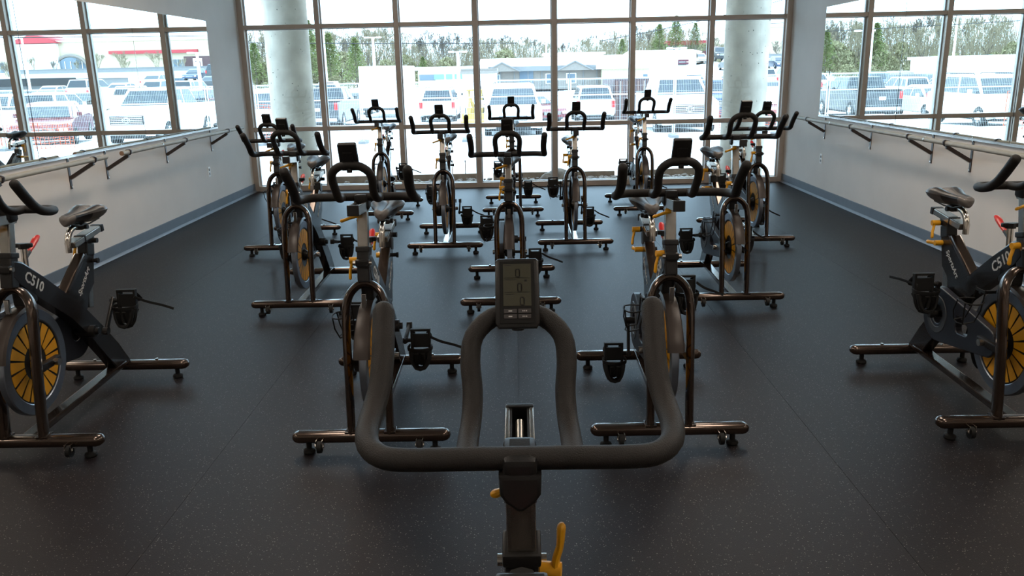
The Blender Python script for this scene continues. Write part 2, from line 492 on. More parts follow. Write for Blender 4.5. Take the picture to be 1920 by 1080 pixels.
# ballet barres
def barre(x, s, y0, y1, brackets, rings, label, zb=0.95):
    off = 0.22
    bx = x - s * off
    t = empty('ballet_barre', (bx, (y0 + y1) / 2, zb)); tag(t, label, 'barre')
    cy = (y0 + y1) / 2
    b = MB(); b.tube([(0, y0 - cy, 0), (0, y1 - cy, 0)], 0.021, seg=16)
    b.build('rail', M_wood, t)
    for yy, d in ((y0, -1), (y1, 1)):
        b = MB(); b.cyl((0, yy - cy, 0), (0, yy - cy + d * 0.004, 0), 0.0195, 16); b.build('end_grain', M_woodend, t)
    for ry in rings:
        b = MB(); b.cyl((0, ry - cy - 0.006, 0), (0, ry - cy + 0.006, 0), 0.0225, 16); b.build('joint_ring', M_satin, t)
    for by in brackets:
        y = by - cy
        b = MB()
        wx = s * (off)     # wall plane in local x
        b.box((wx - s * 0.003, y, -0.105), (0.006, 0.03, 0.27), bev=0.001)              # wall plate
        b.beam((wx - s * 0.008, y, -0.15), (0.006 * s, y, -0.030), 0.030, 0.030, bev=0.003)  # diagonal arm
        b.tube([(-s * 0.024, y, 0.012), (-s * 0.018, y, -0.016), (0, y, -0.027), (s * 0.018, y, -0.016), (s * 0.024, y, 0.012), (s * 0.012, y, 0.022), (-s * 0.01, y, 0.024), (-s * 0.024, y, 0.012)], 0.003, seg=8, ry=0.018, up=(0, 1, 0), smooth=3)
        br = b.build('bracket', M_bracket, t)
        for zz in (0.012, -0.222):
            b = MB(); b.cyl((wx - s * 0.006, y, zz), (wx - s * 0.012, y, zz), 0.008, 10); b.build('screw_head', M_satin, br)
barre(XL, -1, 7.26, 10.55, (10.0, 8.69, 7.39), (8.1,), 'far ballet barre on the left wall, nearest the windows')
barre(XL, -1, 3.3, 6.97, (6.76, 5.5, 4.2), (), 'near ballet barre on the left wall, its end below the mirror')
barre(XR, 1, 3.3, 10.38, (9.98, 8.66, 7.36, 6.71, 5.3, 4.0), (9.22, 7.06), 'long grey ballet barre on the right wall under the mirror')

def outlet(x, s, y, z, label):
    t = empty('wall_outlet', (x, y, z)); tag(t, label, 'outlet')
    b = MB(); b.box((-s * 0.003, 0, 0), (0.006, 0.072, 0.116), bev=0.002); b.build('cover_plate', M_outlet, t)
    for dz in (0.024, -0.024):
        b = MB(); b.cyl((-s * 0.006, 0, dz), (-s * 0.009, 0, dz), 0.016, 14)
        f = b.build('socket', M_bracket, t)
outlet(XL, -1, 9.83, 0.48, 'white electrical outlet low on the left wall')
outlet(XR, 1, 10.03, 0.47, 'white electrical outlet low on the right wall')

# ------------------------------------------------------------------ indoor cycling bike
# bike space: +Y forward, +X the rider's right; u = distance ahead of the rear stabiliser
UC = 0.475
def P(u, z, x=0.0): return Vector((x, u - UC, z))
AX_U, AX_Z = 0.35, 0.385       # crank axle
FW_U, FW_Z = 0.80, 0.388        # flywheel centre
CRANK = 0.165
def post_u(z): return 0.80 + (1.06 - z) * 0.21      # handlebar post leans back

def bike_meshes():
    m = {}   # name -> list of (object name, mesh, location, subparts)
    parts = []
    def part(name, b, mats, key=None, loc=(0, 0, 0), rot=(0, 0, 0), subs=()):
        parts.append((name, b.mesh(name, mats) if isinstance(b, MB) else b, key, Vector(loc), rot, subs))
    def stab(u, front):
        b = MB()
        b.tube([P(u, 0.078, -0.312), P(u, 0.078, 0.312)], 0.033, seg=20, ry=0.025, up=(0, 0, 1), power=3.2, round_end=True)
        subs = []
        for x in (-0.275, 0.275):
            f = MB(); f.lathe([(0.0, 0.0), (0.0, 0.024), (0.008, 0.027), (0.018, 0.024), (0.024, 0.012), (0.05, 0.012)], P(u, 0, x), 'z', 16)
            subs.append(('levelling_foot', f.mesh('levelling_foot', M_rubber), Vector()))
        if front:
            for x in (-0.215, 0.215):
                f = MB()
                f.cyl(P(u + 0.052, 0.050, x - 0.009), P(u + 0.052, 0.050, x + 0.009), 0.026, 16)
                for dx in (-0.013, 0.013):
                    f.box(P(u + 0.040, 0.066, x + dx), (0.004, 0.05, 0.034), mi=1, bev=0.001)
                    f.cyl(P(u + 0.052, 0.056, x + dx), P(u + 0.052, 0.056, x + dx * 1.45), 0.009, 10, mi=1)
                subs.append(('transport_wheel', f.mesh('transport_wheel', [M_rubber, M_chrome]), Vector()))
        else:
            for x in (-0.17, 0.17):
                f = MB(); f.cyl(P(u, 0.10, x), P(u, 0.112, x), 0.009, 8)
                subs.append(('bolt', f.mesh('bolt', M_satin), Vector()))
        part('front_stabilizer' if front else 'rear_stabilizer', b, M_frame, subs=subs)
    stab(0.95, True); stab(0.0, False)
    # floor-level rail
    b = MB(); b.beam(P(0.05, 0.108), P(0.935, 0.083), 0.06, 0.03, bev=0.008); part('base_rail', b, M_chrome if False else M_frame)
    # main beam
    top = [(-0.01, 0.105), (0.10, 0.235), (0.22, 0.365), (0.35, 0.495), (0.49, 0.610), (0.66, 0.742), (0.79, 0.843), (0.85, 0.865)]
    bot = [(0.875, 0.79), (0.83, 0.750), (0.72, 0.665), (0.60, 0.575), (0.49, 0.495), (0.37, 0.375), (0.25, 0.235), (0.15, 0.105), (0.09, 0.085)]
    b = MB(); b.prism([(u - UC, z) for u, z in top + bot], -0.0275, 0.0275, bev=0.010)
    # polished edge tube on top of the beam
    subs = []
    tm = text_mesh('model_lettering', 'C510', 0.066, bold=0.0012)
    for s in (-1, 1):
        e = tm.copy()
        # text plane: its x runs along the beam, its normal is +-X
        ang = math.atan2(0.13, 0.17)
        if s > 0: M = Matrix.Rotation(0, 4, 'X') @ Matrix(((0, 0, 1, 0.0282), (1, 0, 0, 0), (0, 1, 0, 0), (0, 0, 0, 1))) @ Matrix.Rotation(ang, 4, 'Z')
        else: M = Matrix(((0, 0, -1, -0.0282), (-1, 0, 0, 0), (0, 1, 0, 0), (0, 0, 0, 1))) @ Matrix.Rotation(-ang, 4, 'Z')
        c = P(0.735, 0.737)
        e.transform(Matrix.Translation(c) @ M)
        e.materials.clear(); e.materials.append(M_print)
        subs.append(('model_lettering', e, Vector()))
    part('main_beam', b, M_beam, subs=subs)
    # bright strip along the top of the beam
    b = MB(); b.tube([P(u, z - 0.004) for u, z in top[4:7]], 0.012, seg=8, ry=0.02, up=(1, 0, 0)); 
    # seat tube gusset
    g = [(0.185, 0.765), (0.275, 0.765), (0.345, 0.705), (0.515, 0.605), (0.46, 0.545), (0.38, 0.485), (0.325, 0.53), (0.30, 0.59), (0.225, 0.615)]
    g = [(0.190, 0.765), (0.275, 0.765), (0.52, 0.600), (0.44, 0.52), (0.37, 0.47), (0.325, 0.50), (0.30, 0.57), (0.235, 0.60)]
    b = MB(); b.prism([(u - UC, z) for u, z in g], -0.022, 0.022, bev=0.006)
    subs = []
    f = MB(); f.beam(P(0.285, 0.760), P(0.515, 0.600), 0.05, 0.028, up=(0, 0, 1), bev=0.008); subs.append(('diagonal_tube', f.mesh('diagonal_tube', M_frame), Vector()))
    tm = text_mesh('side_lettering', 'SportsArt', 0.040, shear=0.25, bold=0.0006)
    for s in (-1, 1):
        e = tm.copy(); ang = math.radians(-42)
        if s > 0: M = Matrix(((0, 0, 1, 0.0226), (1, 0, 0, 0), (0, 1, 0, 0), (0, 0, 0, 1))) @ Matrix.Rotation(ang, 4, 'Z')
        else: M = Matrix(((0, 0, -1, -0.0226), (-1, 0, 0, 0), (0, 1, 0, 0), (0, 0, 0, 1))) @ Matrix.Rotation(-ang, 4, 'Z')
        e.transform(Matrix.Translation(P(0.33, 0.635)) @ M)
        e.materials.clear(); e.materials.append(M_print)
        subs.append(('side_lettering', e, Vector()))
    part('seat_tube', b, M_beam, subs=subs)
    su = lambda z: 0.285 - 0.22 * (z - 0.5)
    b = MB(); b.beam(P(su(0.49), 0.49), P(su(0.835), 0.835), 0.034, 0.044, up=(0, 1, 0), bev=0.004); part('seat_post', b, M_satin, 'seat')
    b = MB(); b.beam(P(su(0.745) , 0.745), P(su(0.805), 0.805), 0.052, 0.068, up=(0, 1, 0), bev=0.006); part('seat_collar', b, M_plastic)
    # seat fore and aft slider
    b = MB(); b.beam(P(0.085, 0.856), P(0.362, 0.822), 0.052, 0.030, bev=0.004)
    subs = []
    f = MB(); f.beam(P(0.075, 0.8575), P(0.10, 0.8545), 0.058, 0.036, bev=0.004); subs.append(('end_cap', f.mesh('end_cap', M_plastic), Vector()))
    f = MB(); f.beam(P(0.11, 0.8695), P(0.25, 0.8523), 0.044, 0.003); subs.append(('scale_strip', f.mesh('scale_strip', M_scale), Vector()))
    f = MB(); f.beam(P(0.255, 0.8352), P(0.267, 0.8338), 0.056, 0.036, bev=0.003); subs.append(('clamp_band', f.mesh('clamp_band', M_plastic), Vector()))
    f = MB(); f.cyl(P(0.19, 0.812, -0.045), P(0.19, 0.812, 0.045), 0.013, 12); f.box(P(0.21, 0.818), (0.05, 0.075, 0.035), bev=0.006); subs.append(('clamp_bolt', f.mesh('clamp_bolt', M_plastic), Vector()))
    part('seat_slider', b, M_satin, 'seat', subs=subs)
    b = MB(); b.tube([P(0.225, 0.898), P(0.275, 0.902), P(0.325, 0.896), P(0.358, 0.875), P(0.374, 0.840), P(0.377, 0.790)], 0.0145, seg=14, up=(1, 0, 0), smooth=4)
    b.box(P(0.245, 0.895), (0.05, 0.05, 0.03), mi=1, bev=0.006)
    b.cyl(P(0.245, 0.892, -0.038), P(0.245, 0.892, 0.038), 0.012, 10, mi=1)
    for s in (-1, 1): b.tube([P(0.13, 0.915, s * 0.04), P(0.19, 0.900, s * 0.022), P(0.28, 0.902, s * 0.022), P(0.36, 0.925, s * 0.012)], 0.004, seg=8, mi=1)
    part('seat_pipe', b, [M_chrome, M_plastic], 'seat')
    # saddle, lofted nose to tail
    st = [(0.090, 0.045, 0.950, 0.026), (0.098, 0.070, 0.955, 0.040), (0.118, 0.085, 0.957, 0.050), (0.15, 0.087, 0.957, 0.054), (0.185, 0.078, 0.954, 0.050), (0.22, 0.062, 0.952, 0.044), (0.26, 0.048, 0.952, 0.038), (0.30, 0.041, 0.952, 0.036), (0.335, 0.038, 0.951, 0.036), (0.360, 0.034, 0.947, 0.034), (0.374, 0.024, 0.941, 0.026), (0.380, 0.010, 0.935, 0.012)]
    V, F, MI = [], [], []
    seg = 20
    for (u, w, z, h) in st:
        for k in range(seg):
            a = 2 * PI * k / seg
            ca, sa = math.cos(a), math.sin(a)
            x = w * ca * (1 if sa > -0.1 else (1 - 0.25 * -sa))
            if sa >= 0:
                zz = z + 0.020 * sa ** 0.7
                groove = math.exp(-(x / 0.014) ** 2) * (0.016 if u > 0.1 and u < 0.36 else 0.006)
                lobes = 0.012 * math.exp(-((abs(x) - 0.05) / 0.03) ** 2) * max(0, 1 - abs(u - 0.15) / 0.12)
                zz += lobes - groove
            else:
                zz = z + h * sa
            V.append(P(u, zz, x))
    for i in range(len(st) - 1):
        for k in range(seg):
            k2 = (k + 1) % seg
            F.append((i * seg + k, i * seg + k2, (i + 1) * seg + k2, (i + 1) * seg + k))
            um = (st[i][0] + st[i + 1][0]) / 2; am = (k + .5) / seg * 2 * PI
            grey = (um > 0.345) or (um < 0.135 + 0.07 * (math.sin(am) < -0.05))
            MI.append(1 if grey else 0)
    F.append(tuple(range(seg))[::-1]); MI.append(1); F.append(tuple((len(st) - 1) * seg + k for k in range(seg))); MI.append(1)
    b = MB(); b.v = V; b.f = F; b.mi = MI
    part('saddle', b, [M_seat, M_seatgrey], 'seat')
    # yellow levers
    def lever(dirv, n, L=0.068):
        f = MB(); d = Vector(dirv).normalized(); nn = Vector(n)
        f.cyl(-nn * 0.012, nn * 0.026, 0.0135, 14)
        f.tube([nn * 0.016, nn * 0.018 + d * 0.022, nn * 0.024 + d * 0.045, nn * 0.026 + d * L], [0.011, 0.009, 0.0085, 0.010], seg=10, ry=0.008, smooth=3, round_end=True, up=nn)
        return f.mesh('adjusting_lever', M_yellow)
    part('adjusting_lever', lever((0, 0.25, -1), (1, 0, 0)), None, 'seat', P(0.19, 0.812, 0.045))
    part('adjusting_lever', lever((0, -1, -0.1), (1, 0, 0)), None, None, P(su(0.72) - 0.02, 0.715, 0.034))
    b = MB(); b.cyl(P(su(0.72) - 0.02, 0.715, -0.045), P(su(0.72) - 0.02, 0.715, 0.03), 0.010, 12); b.cyl(P(su(0.72) - 0.02, 0.715, -0.05), P(su(0.72) - 0.02, 0.715, -0.04), 0.014, 10); part('clamp_bolt', b, M_plastic)
    part('adjusting_lever', lever((0, 0, -1), (1, 0.15, 0), 0.075), None, None, P(post_u(0.835) , 0.835, 0.036))
    part('post_lever', lever((1, 0.1, -0.25), (0, 0.2, -0.3), 0.058), None, 'bars', P(0.865, 1.010, 0.018))
    # head sleeve and handlebar post
    b = MB(); b.beam(P(post_u(0.745), 0.745), P(post_u(0.885), 0.885), 0.052, 0.052, up=(0, 1, 0), bev=0.006)
    b.beam(P(post_u(0.868), 0.868), P(post_u(0.892), 0.892), 0.060, 0.060, up=(0, 1, 0), bev=0.005)
    b.box(P(post_u(0.83) + 0.035, 0.83), (0.058, 0.03, 0.032), bev=0.008)
    b.cyl(P(post_u(0.83) + 0.035, 0.83, -0.04), P(post_u(0.83) + 0.035, 0.83, 0.04), 0.010, 12, mi=1)
    part('head_sleeve', b, [M_plastic, M_satin])
    b = MB(); b.beam(P(post_u(0.80), 0.80), P(post_u(1.03), 1.03), 0.045, 0.043, up=(0, 1, 0), bev=0.007); part('handlebar_post', b, M_satin, 'bars')
    # handlebar slider : two cheeks with a slot and a bolt
    b = MB()
    for s in (-1, 1): b.beam(P(0.775, 1.034, s * 0.020), P(1.005, 1.051, s * 0.020), 0.008, 0.040, bev=0.002)
    b.beam(P(0.775, 1.020), P(1.005, 1.037), 0.046, 0.006, mi=1)
    b.beam(P(0.998, 1.050), P(1.010, 1.051), 0.048, 0.044, bev=0.003, mi=1)
    b.cyl(P(0.86, 1.048), P(0.965, 1.056), 0.0075, 12, mi=0)
    for s in (-1, 1): b.beam(P(0.775, 1.034, s * 0.0145), P(1.004, 1.051, s * 0.0145), 0.004, 0.036, mi=1)
    b.beam(P(0.775, 1.046), P(0.842, 1.050), 0.052, 0.03, bev=0.008, mi=1)
    part('handlebar_slider', b, [M_satin, M_plastic], 'bars')
    b = MB()
    b.prism([(-0.031, 1.062), (0.031, 1.062), (0.030, 1.030), (0.022, 1.018), (0.004, 1.004), (-0.004, 1.004), (-0.022, 1.018), (-0.030, 1.030)], 0.768 - UC, 0.830 - UC, plane='y', bev=0.006)
    b.beam(P(0.772, 1.068), P(0.845, 1.074), 0.050, 0.034, bev=0.010)
    part('stem_bracket', b, M_plastic, 'bars')
    # handlebar, z measured from bar centre 1.085
    BZ = 1.075; BU = 0.80; R = 0.0175
    b = MB()
    H = lambda f, z, x: P(BU + f, BZ + z, x)
    path = []
    half = [(0.285, 0.142, 0.236), (0.250, 0.108, 0.233), (0.215, 0.074, 0.231), (0.180, 0.040, 0.233), (0.145, 0.018, 0.238), (0.095, 0.006, 0.240), (0.045, 0.002, 0.230), (0.012, 0.000, 0.205), (0.0, 0.0, 0.170), (0.0, 0.0, 0.085)]
    full = [H(f, z, -x) for f, z, x in half] + [H(0, 0, 0)] + [H(f, z, x) for f, z, x in reversed(half)]
    rr_ = [0.0195, 0.0195, 0.0195, 0.019, 0.019, 0.0185, 0.018, 0.0175, 0.0175, 0.0175]
    b.tube(full, rr_ + [0.0175] + rr_[::-1], seg=16, smooth=3, round_end=True)
    lp = [(0.0, 0.0, 0.079), (0.060, 0.002, 0.079), (0.110, 0.016, 0.076), (0.145, 0.048, 0.075), (0.172, 0.088, 0.079), (0.196, 0.124, 0.073), (0.213, 0.150, 0.043), (0.218, 0.158, 0.0)]
    full = [H(f, z, -x) for f, z, x in lp] + [H(f, z, x) for f, z, x in reversed(lp[:-1])]
    b.tube(full, R * 0.95, seg=16, smooth=3)
    part('handlebar', b, M_foam, 'bars')
    # console
    nrm = Vector((0, -0.91, 0.41)).normalized()      # the face looks back at the rider
    upv = Vector((0, 0.41, 0.91)).normalized(); rt = Vector((1, 0, 0))
    cc = H(0.216, 0.190, 0.0)
    Mc = Matrix((rt, upv, nrm)).transposed()
    def cbox(f, cx, cy, cz, sx, sy, sz, mi=0, bev=0.0): f.box(cc + Mc @ Vector((cx, cy, cz)), (sx, sy, sz), Mc, mi, bev)
    b = MB()
    pr = [(-0.031, 0.058), (0.031, 0.058), (0.036, 0.054), (0.037, -0.050), (0.031, -0.058), (-0.031, -0.058), (-0.037, -0.050), (-0.036, 0.054)]
    bm_v = MB(); bm_v.prism(pr, -0.011, 0.011, plane='z', bev=0.004)
    b.add([cc + Mc @ v for v in bm_v.v], bm_v.f)
    b.cyl(H(0.216, 0.128, 0.0), H(0.217, 0.150, 0.0), 0.011, 12)
    cbox(b, 0, -0.01, -0.014, 0.040, 0.070, 0.010, bev=0.003)
    subs = []
    f = MB(); cbox(f, 0, 0.001, 0.0115, 0.058, 0.104, 0.002, bev=0.0008); subs.append(('bezel', f.mesh('bezel', M_rubber), Vector()))
    f = MB(); cbox(f, 0, 0.013, 0.0127, 0.046, 0.070, 0.001); subs.append(('display', f.mesh('display', M_lcd), Vector()))
    f = MB()
    # seven-segment zeroes and rules
    def zero(cx, cy, w=0.0062, h=0.0125, t=0.0017):
        for sx in (-1, 1): cbox(f, cx + sx * w / 2, cy, 0.0134, t, h - 0.001, 0.0004)
        for sy in (-1, 1): cbox(f, cx, cy + sy * h / 2, 0.0134, w - 0.001, t, 0.0004)
    zero(0.001, 0.0325); zero(0.004, 0.0085); zero(0.008, -0.0145)
    for y in (0.0245, 0.0005): cbox(f, 0, y, 0.0134, 0.042, 0.0006, 0.0004)
    cbox(f, 0.014, 0.020, 0.0134, 0.004, 0.003, 0.0004); cbox(f, -0.015, 0.0455, 0.0134, 0.011, 0.0010, 0.0004)
    cbox(f, -0.010, 0.0215, 0.0134, 0.018, 0.0010, 0.0004); cbox(f, -0.012, -0.0025, 0.0134, 0.014, 0.0010, 0.0004)
    subs.append(('display_digits', f.mesh('display_digits', M_lcdink), Vector()))
    f = MB()
    for bx in (-0.0118, 0.0118):
        for by in (-0.0305, -0.0395):
            cbox(f, bx, by, 0.0132, 0.021, 0.0070, 0.0016, bev=0.0006)
            if bx < 0: cbox(f, bx, by, 0.0142, 0.006, 0.0016, 0.0003, mi=1)
            else:
                for q in (-0.003, 0.0, 0.003): cbox(f, bx + q, by, 0.0142, 0.0014, 0.0018, 0.0003, mi=1)
    subs.append(('button_pad', f.mesh('button_pad', [M_button, M_print]), Vector()))
    part('console', b, M_plastic, 'bars', subs=subs)
    # brake knob and red lever
    b = MB(); b.cyl(P(0.735, 0.79), P(0.725, 0.885), 0.013, 12, mi=1); b.cyl(P(0.724, 0.885), P(0.722, 0.908), 0.022, 8); b.box(P(0.722, 0.900), (0.075, 0.022, 0.020), bev=0.006)
    part('brake_knob', b, [M_plastic, M_chrome])
    b = MB(); b.beam(P(0.725, 0.845), P(0.685, 0.868), 0.016, 0.012, mi=1)
    b.tube([P(0.69, 0.866), P(0.665, 0.882), P(0.63, 0.906), P(0.612, 0.916)], [0.009, 0.014, 0.016, 0.012], seg=10, ry=0.0055, up=(0, 0.5, 1), smooth=3, round_end=True)
    part('brake_lever', b, [M_red, M_chrome])
    # fork
    fk = [(0.952, 0.095, 0.084), (0.935, 0.25, 0.084), (0.915, 0.42, 0.085), (0.893, 0.56, 0.086), (0.875, 0.64, 0.083), (0.862, 0.685, 0.070), (0.852, 0.715, 0.046), (0.846, 0.730, 0.018)]
    full = [P(u, z, -x) for u, z, x in fk] + [P(u, z, x) for u, z, x in reversed(fk)]
    b = MB(); b.tube(full, 0.0175, seg=14, ry=0.033, up=(0, 1, 0), smooth=3)
    # weld pads
    for s in (-1, 1): b.box(P(0.952, 0.104, s * 0.084), (0.05, 0.06, 0.006), bev=0.002)
    part('fork', b, M_frame)
    # flywheel
    b = MB()
    b.lathe([(-0.013, 0.186), (-0.016, 0.190), (-0.016, 0.232), (-0.012, 0.236), (0.012, 0.236), (0.016, 0.232), (0.016, 0.190), (0.013, 0.186)], P(FW_U, FW_Z), 'x', 64, closed=True)
    subs = []
    f = MB(); f.lathe([(-0.008, 0.0), (-0.008, 0.188), (0.008, 0.188), (0.008, 0.0)], P(FW_U, FW_Z), 'x', 48); subs.append(('wheel_disc', f.mesh('wheel_disc', M_darkmetal), Vector()))
    f = MB()
    NW = 18
    for s in (-1, 1):
        for k in range(NW):
            a0 = 2 * PI * (k + 0.09) / NW; a1 = 2 * PI * (k + 0.91) / NW
            f.lathe([(s * 0.008, 0.082), (s * 0.0105, 0.082), (s * 0.0105, 0.178), (s * 0.008, 0.178)], P(FW_U, FW_Z), 'x', 3, a0=a0, a1=a1, closed=True)
    subs.append(('wheel_segments', f.mesh('wheel_segments', M_wheelyellow), Vector()))
    f = MB(); f.lathe([(-0.036, 0.0), (-0.036, 0.026), (-0.014, 0.040), (0.014, 0.040), (0.036, 0.026), (0.036, 0.0)], P(FW_U, FW_Z), 'x', 20); f.cyl(P(FW_U, FW_Z, -0.11), P(FW_U, FW_Z, 0.11), 0.010, 12)
    subs.append(('wheel_hub', f.mesh('wheel_hub', M_darkmetal), Vector()))
    part('flywheel', b, M_rim, subs=subs)
    for s in (-1, 1):
        b = MB()
        b.box(P(FW_U + 0.045, FW_Z, s * 0.083), (0.028, 0.20, 0.034), bev=0.006)
        b.cyl(P(FW_U, FW_Z, s * 0.085), P(FW_U, FW_Z, s * 0.118), 0.016, 12, mi=1)
        part('axle_block', b, [M_darkmetal, M_satin])
    # fender
    V, F = [], []
    n = 14
    for i in range(n + 1):
        a = math.radians(16 + (98 - 16) * i / n)
        w = 0.036 - 0.006 * i / n
        for (x, r) in ((-w, 0.250), (-w * 0.8, 0.262), (0, 0.268), (w * 0.8, 0.262), (w, 0.250), (w * .78, 0.254), (0, 0.262), (-w * .78, 0.254)):
            V.append(P(FW_U + r * math.cos(a), FW_Z + r * math.sin(a), x))
    for i in range(n):
        for k in range(8):
            k2 = (k + 1) % 8
            F.append((i * 8 + k, i * 8 + k2, i * 8 + 8 + k2, i * 8 + 8 + k))
    F.append(tuple(range(8))); F.append(tuple(n * 8 + k for k in range(8))[::-1])
    b = MB(); b.add(V, F); part('fender', b, M_fender)
    b = MB(); b.box(P(0.905, 0.672), (0.020, 0.014, 0.062), bev=0.002); part('brake_tab', b, M_chrome)
    b = MB(); b.box(P(0.775, 0.685), (0.055, 0.10, 0.075), bev=0.012); part('brake_housing', b, M_plastic)
    # chain guard (rider's right)
    rc, rf = 0.132, 0.062
    c1 = (AX_U - UC, AX_Z); c2 = (FW_U - 0.01 - UC, FW_Z - 0.005)
    D = math.hypot(c2[0] - c1[0], c2[1] - c1[1]); th = math.atan2(c2[1] - c1[1], c2[0] - c1[0]); be = math.acos((rc - rf) / D)
    out = []
    for k in range(25):
        a = th + be + (2 * PI - 2 * be) * k / 24
        out.append((c1[0] + rc * math.cos(a), c1[1] + rc * math.sin(a)))
    for k in range(13):
        a = th - be + 2 * be * k / 12
        out.append((c2[0] + rf * math.cos(a), c2[1] + rf * math.sin(a)))
    hole = [(0.525, 0.43), (0.545, 0.437), (0.63, 0.405), (0.642, 0.39), (0.638, 0.362), (0.625, 0.352), (0.545, 0.345), (0.53, 0.352), (0.522, 0.37)]
    ring = [(c1[0] + 0.052 * math.cos(2 * PI * k / 20), c1[1] + 0.052 * math.sin(2 * PI * k / 20)) for k in range(20)]
    me = plate_with_holes('chain_guard', out, [[(u - UC, z) for u, z in hole], ring], 0.026, 0.005)
    me.transform(Matrix(((0, 0, 1, 0.060), (1, 0, 0, 0), (0, 1, 0, 0), (0, 0, 0, 1))))
    me.materials.clear(); me.materials.append(M_guard)
    f = MB(); f.lathe([(0.076, 0.062), (0.081, 0.066), (0.081, 0.092), (0.076, 0.096)], P(AX_U, AX_Z), 'x', 32)
    me.polygons.foreach_set('use_smooth', [False] * len(me.polygons))
    part('chain_guard', me, None, subs=[('guard_ring', f.mesh('guard_ring', M_guardring), Vector())])
    b = MB(); b.cyl(P(AX_U, AX_Z, -0.07), P(AX_U, AX_Z, 0.10), 0.017, 16); b.cyl(P(AX_U, AX_Z, 0.047), P(AX_U, AX_Z, 0.058), 0.05, 20); b.cyl(P(AX_U, AX_Z, -0.055), P(AX_U, AX_Z, 0.03), 0.030, 20); part('crank_axle', b, M_darkmetal)
    # bottle cage : bent wire on the rider's right of the fork
    b = MB()
    w = 0.0032; cx = 0.115
    for uu in (0.70, 0.775):
        b.tube([P(uu, 0.62, 0.10), P(uu - 0.02, 0.52, 0.10), P(uu - 0.05, 0.46, 0.105), P(uu - 0.05, 0.45, 0.155)], w, seg=6)
    b.tube([P(0.70, 0.565, 0.10), P(0.675, 0.56, 0.135), P(0.69, 0.56, 0.17), P(0.74, 0.56, 0.178), P(0.785, 0.56, 0.165), P(0.80, 0.562, 0.13), P(0.775, 0.565, 0.10)], w, seg=6, smooth=3)
    b.tube([P(0.65, 0.45, 0.155), P(0.69, 0.448, 0.165), P(0.725, 0.45, 0.155)], w, seg=6)
    b.tube([P(0.65, 0.45, 0.155), P(0.66, 0.50, 0.168), P(0.69, 0.56, 0.170)], w, seg=6)
    b.tube([P(0.725, 0.45, 0.155), P(0.75, 0.50, 0.170), P(0.76, 0.56, 0.175)], w, seg=6)
    b.beam(P(0.73, 0.60, 0.03), P(0.73, 0.60, 0.10), 0.016, 0.012, up=(0, 0, 1), mi=0)
    b.beam(P(0.70, 0.61, 0.10), P(0.775, 0.61, 0.10), 0.006, 0.012)
    part('bottle_cage', b, M_rubber)
    return parts

BIKE_PARTS = bike_meshes()

def crank_mesh():
    b = MB()
    b.beam((0, -0.018, 0), (0, CRANK + 0.016, 0), 0.014, 0.026, bev=0.004)
    b.cyl((-0.012, 0, 0), (0.012, 0, 0), 0.019, 14); b.cyl((-0.011, CRANK, 0), (0.011, CRANK, 0), 0.013, 12)
    return b.mesh('crank_arm', M_darkmetal)
CRANKM = crank_mesh()
def pedal_mesh(s):
    """origin at the pedal axle end on the crank; body out along s*X; foot points +Y"""
    b = MB(); o = s * 0.058
    b.cyl((0, 0, 0), (s * 0.10, 0, 0), 0.008, 10)
    for yy in (-0.042, 0.042): b.box((o, yy, 0), (0.082, 0.010, 0.026), bev=0.003)
    for xx in (-0.036, 0.036): b.box((o + xx, 0, 0), (0.010, 0.084, 0.022), bev=0.003)
    b.box((o, 0, 0), (0.070, 0.055, 0.018), bev=0.003)
    b.box((o, 0.065, 0.006), (0.050, 0.050, 0.010), bev=0.003)
    # toe cage: open basket ahead of the body
    for zz, wv, yy in ((0.012, 0.036, 0.085), (0.040, 0.034, 0.082), (-0.006, 0.03, 0.07)):
        b.tube([(o - 0.038, 0.035, zz), (o - wv, yy * 0.8, zz + 0.004), (o - wv * 0.5, yy + 0.02, zz + 0.008), (o + wv * 0.5, yy + 0.02, zz + 0.008), (o + wv, yy * 0.8, zz + 0.004), (o + 0.038, 0.035, zz)], 0.008, seg=6, ry=0.013, smooth=2)
    for xx in (-0.02, 0.02):
        b.tube([(o + xx, 0.045, 0.01), (o + xx, 0.095, 0.02), (o + xx * 0.8, 0.085, 0.05), (o + xx * 0.7, 0.04, 0.066)], 0.010, seg=6, ry=0.005, smooth=2)
    # underside cage
    b.tube([(o - 0.030, -0.03, -0.012), (o - 0.034, 0.0, -0.05), (o - 0.012, 0.012, -0.072), (o + 0.012, 0.012, -0.072), (o + 0.034, 0.0, -0.05), (o + 0.030, -0.03, -0.012)], 0.009, seg=6, ry=0.005, smooth=2)
    b.box((o, 0.006, -0.062), (0.04, 0.018, 0.018), bev=0.004)
    # strap
    b.tube([(o - 0.045, 0.02, 0.0), (o - 0.048, 0.025, 0.045), (o, 0.028, 0.070), (o + 0.048, 0.025, 0.045), (o + 0.045, 0.02, 0.0)], 0.0022, seg=6, ry=0.008, up=(0, 1, 0), smooth=3)
    return b.mesh('pedal', M_rubber)
PEDALM = {s: pedal_mesh(s) for s in (-1, 1)}
def strap_mesh(s, k):
    b = MB()
    if k == 0: pts = [(s * 0.10, 0.02, 0.02), (s * 0.14, -0.01, -0.01), (s * 0.19, -0.04, -0.035), (s * 0.235, -0.05, -0.055)]
    elif k == 1: pts = [(s * 0.09, 0.01, -0.01), (s * 0.10, -0.03, -0.06), (s * 0.085, -0.06, -0.115), (s * 0.075, -0.06, -0.14)]
    else: pts = [(s * 0.09, 0.02, 0.0), (s * 0.11, -0.08, 0.0), (s * 0.12, -0.17, -0.01)]
    b.tube(pts, 0.0018, seg=6, ry=0.006, up=(0, 0, 1), smooth=4)
    return b.mesh('strap_tail', M_rubber)
STRAPM = {(s, k): strap_mesh(s, k) for s in (-1, 1) for k in range(3)}

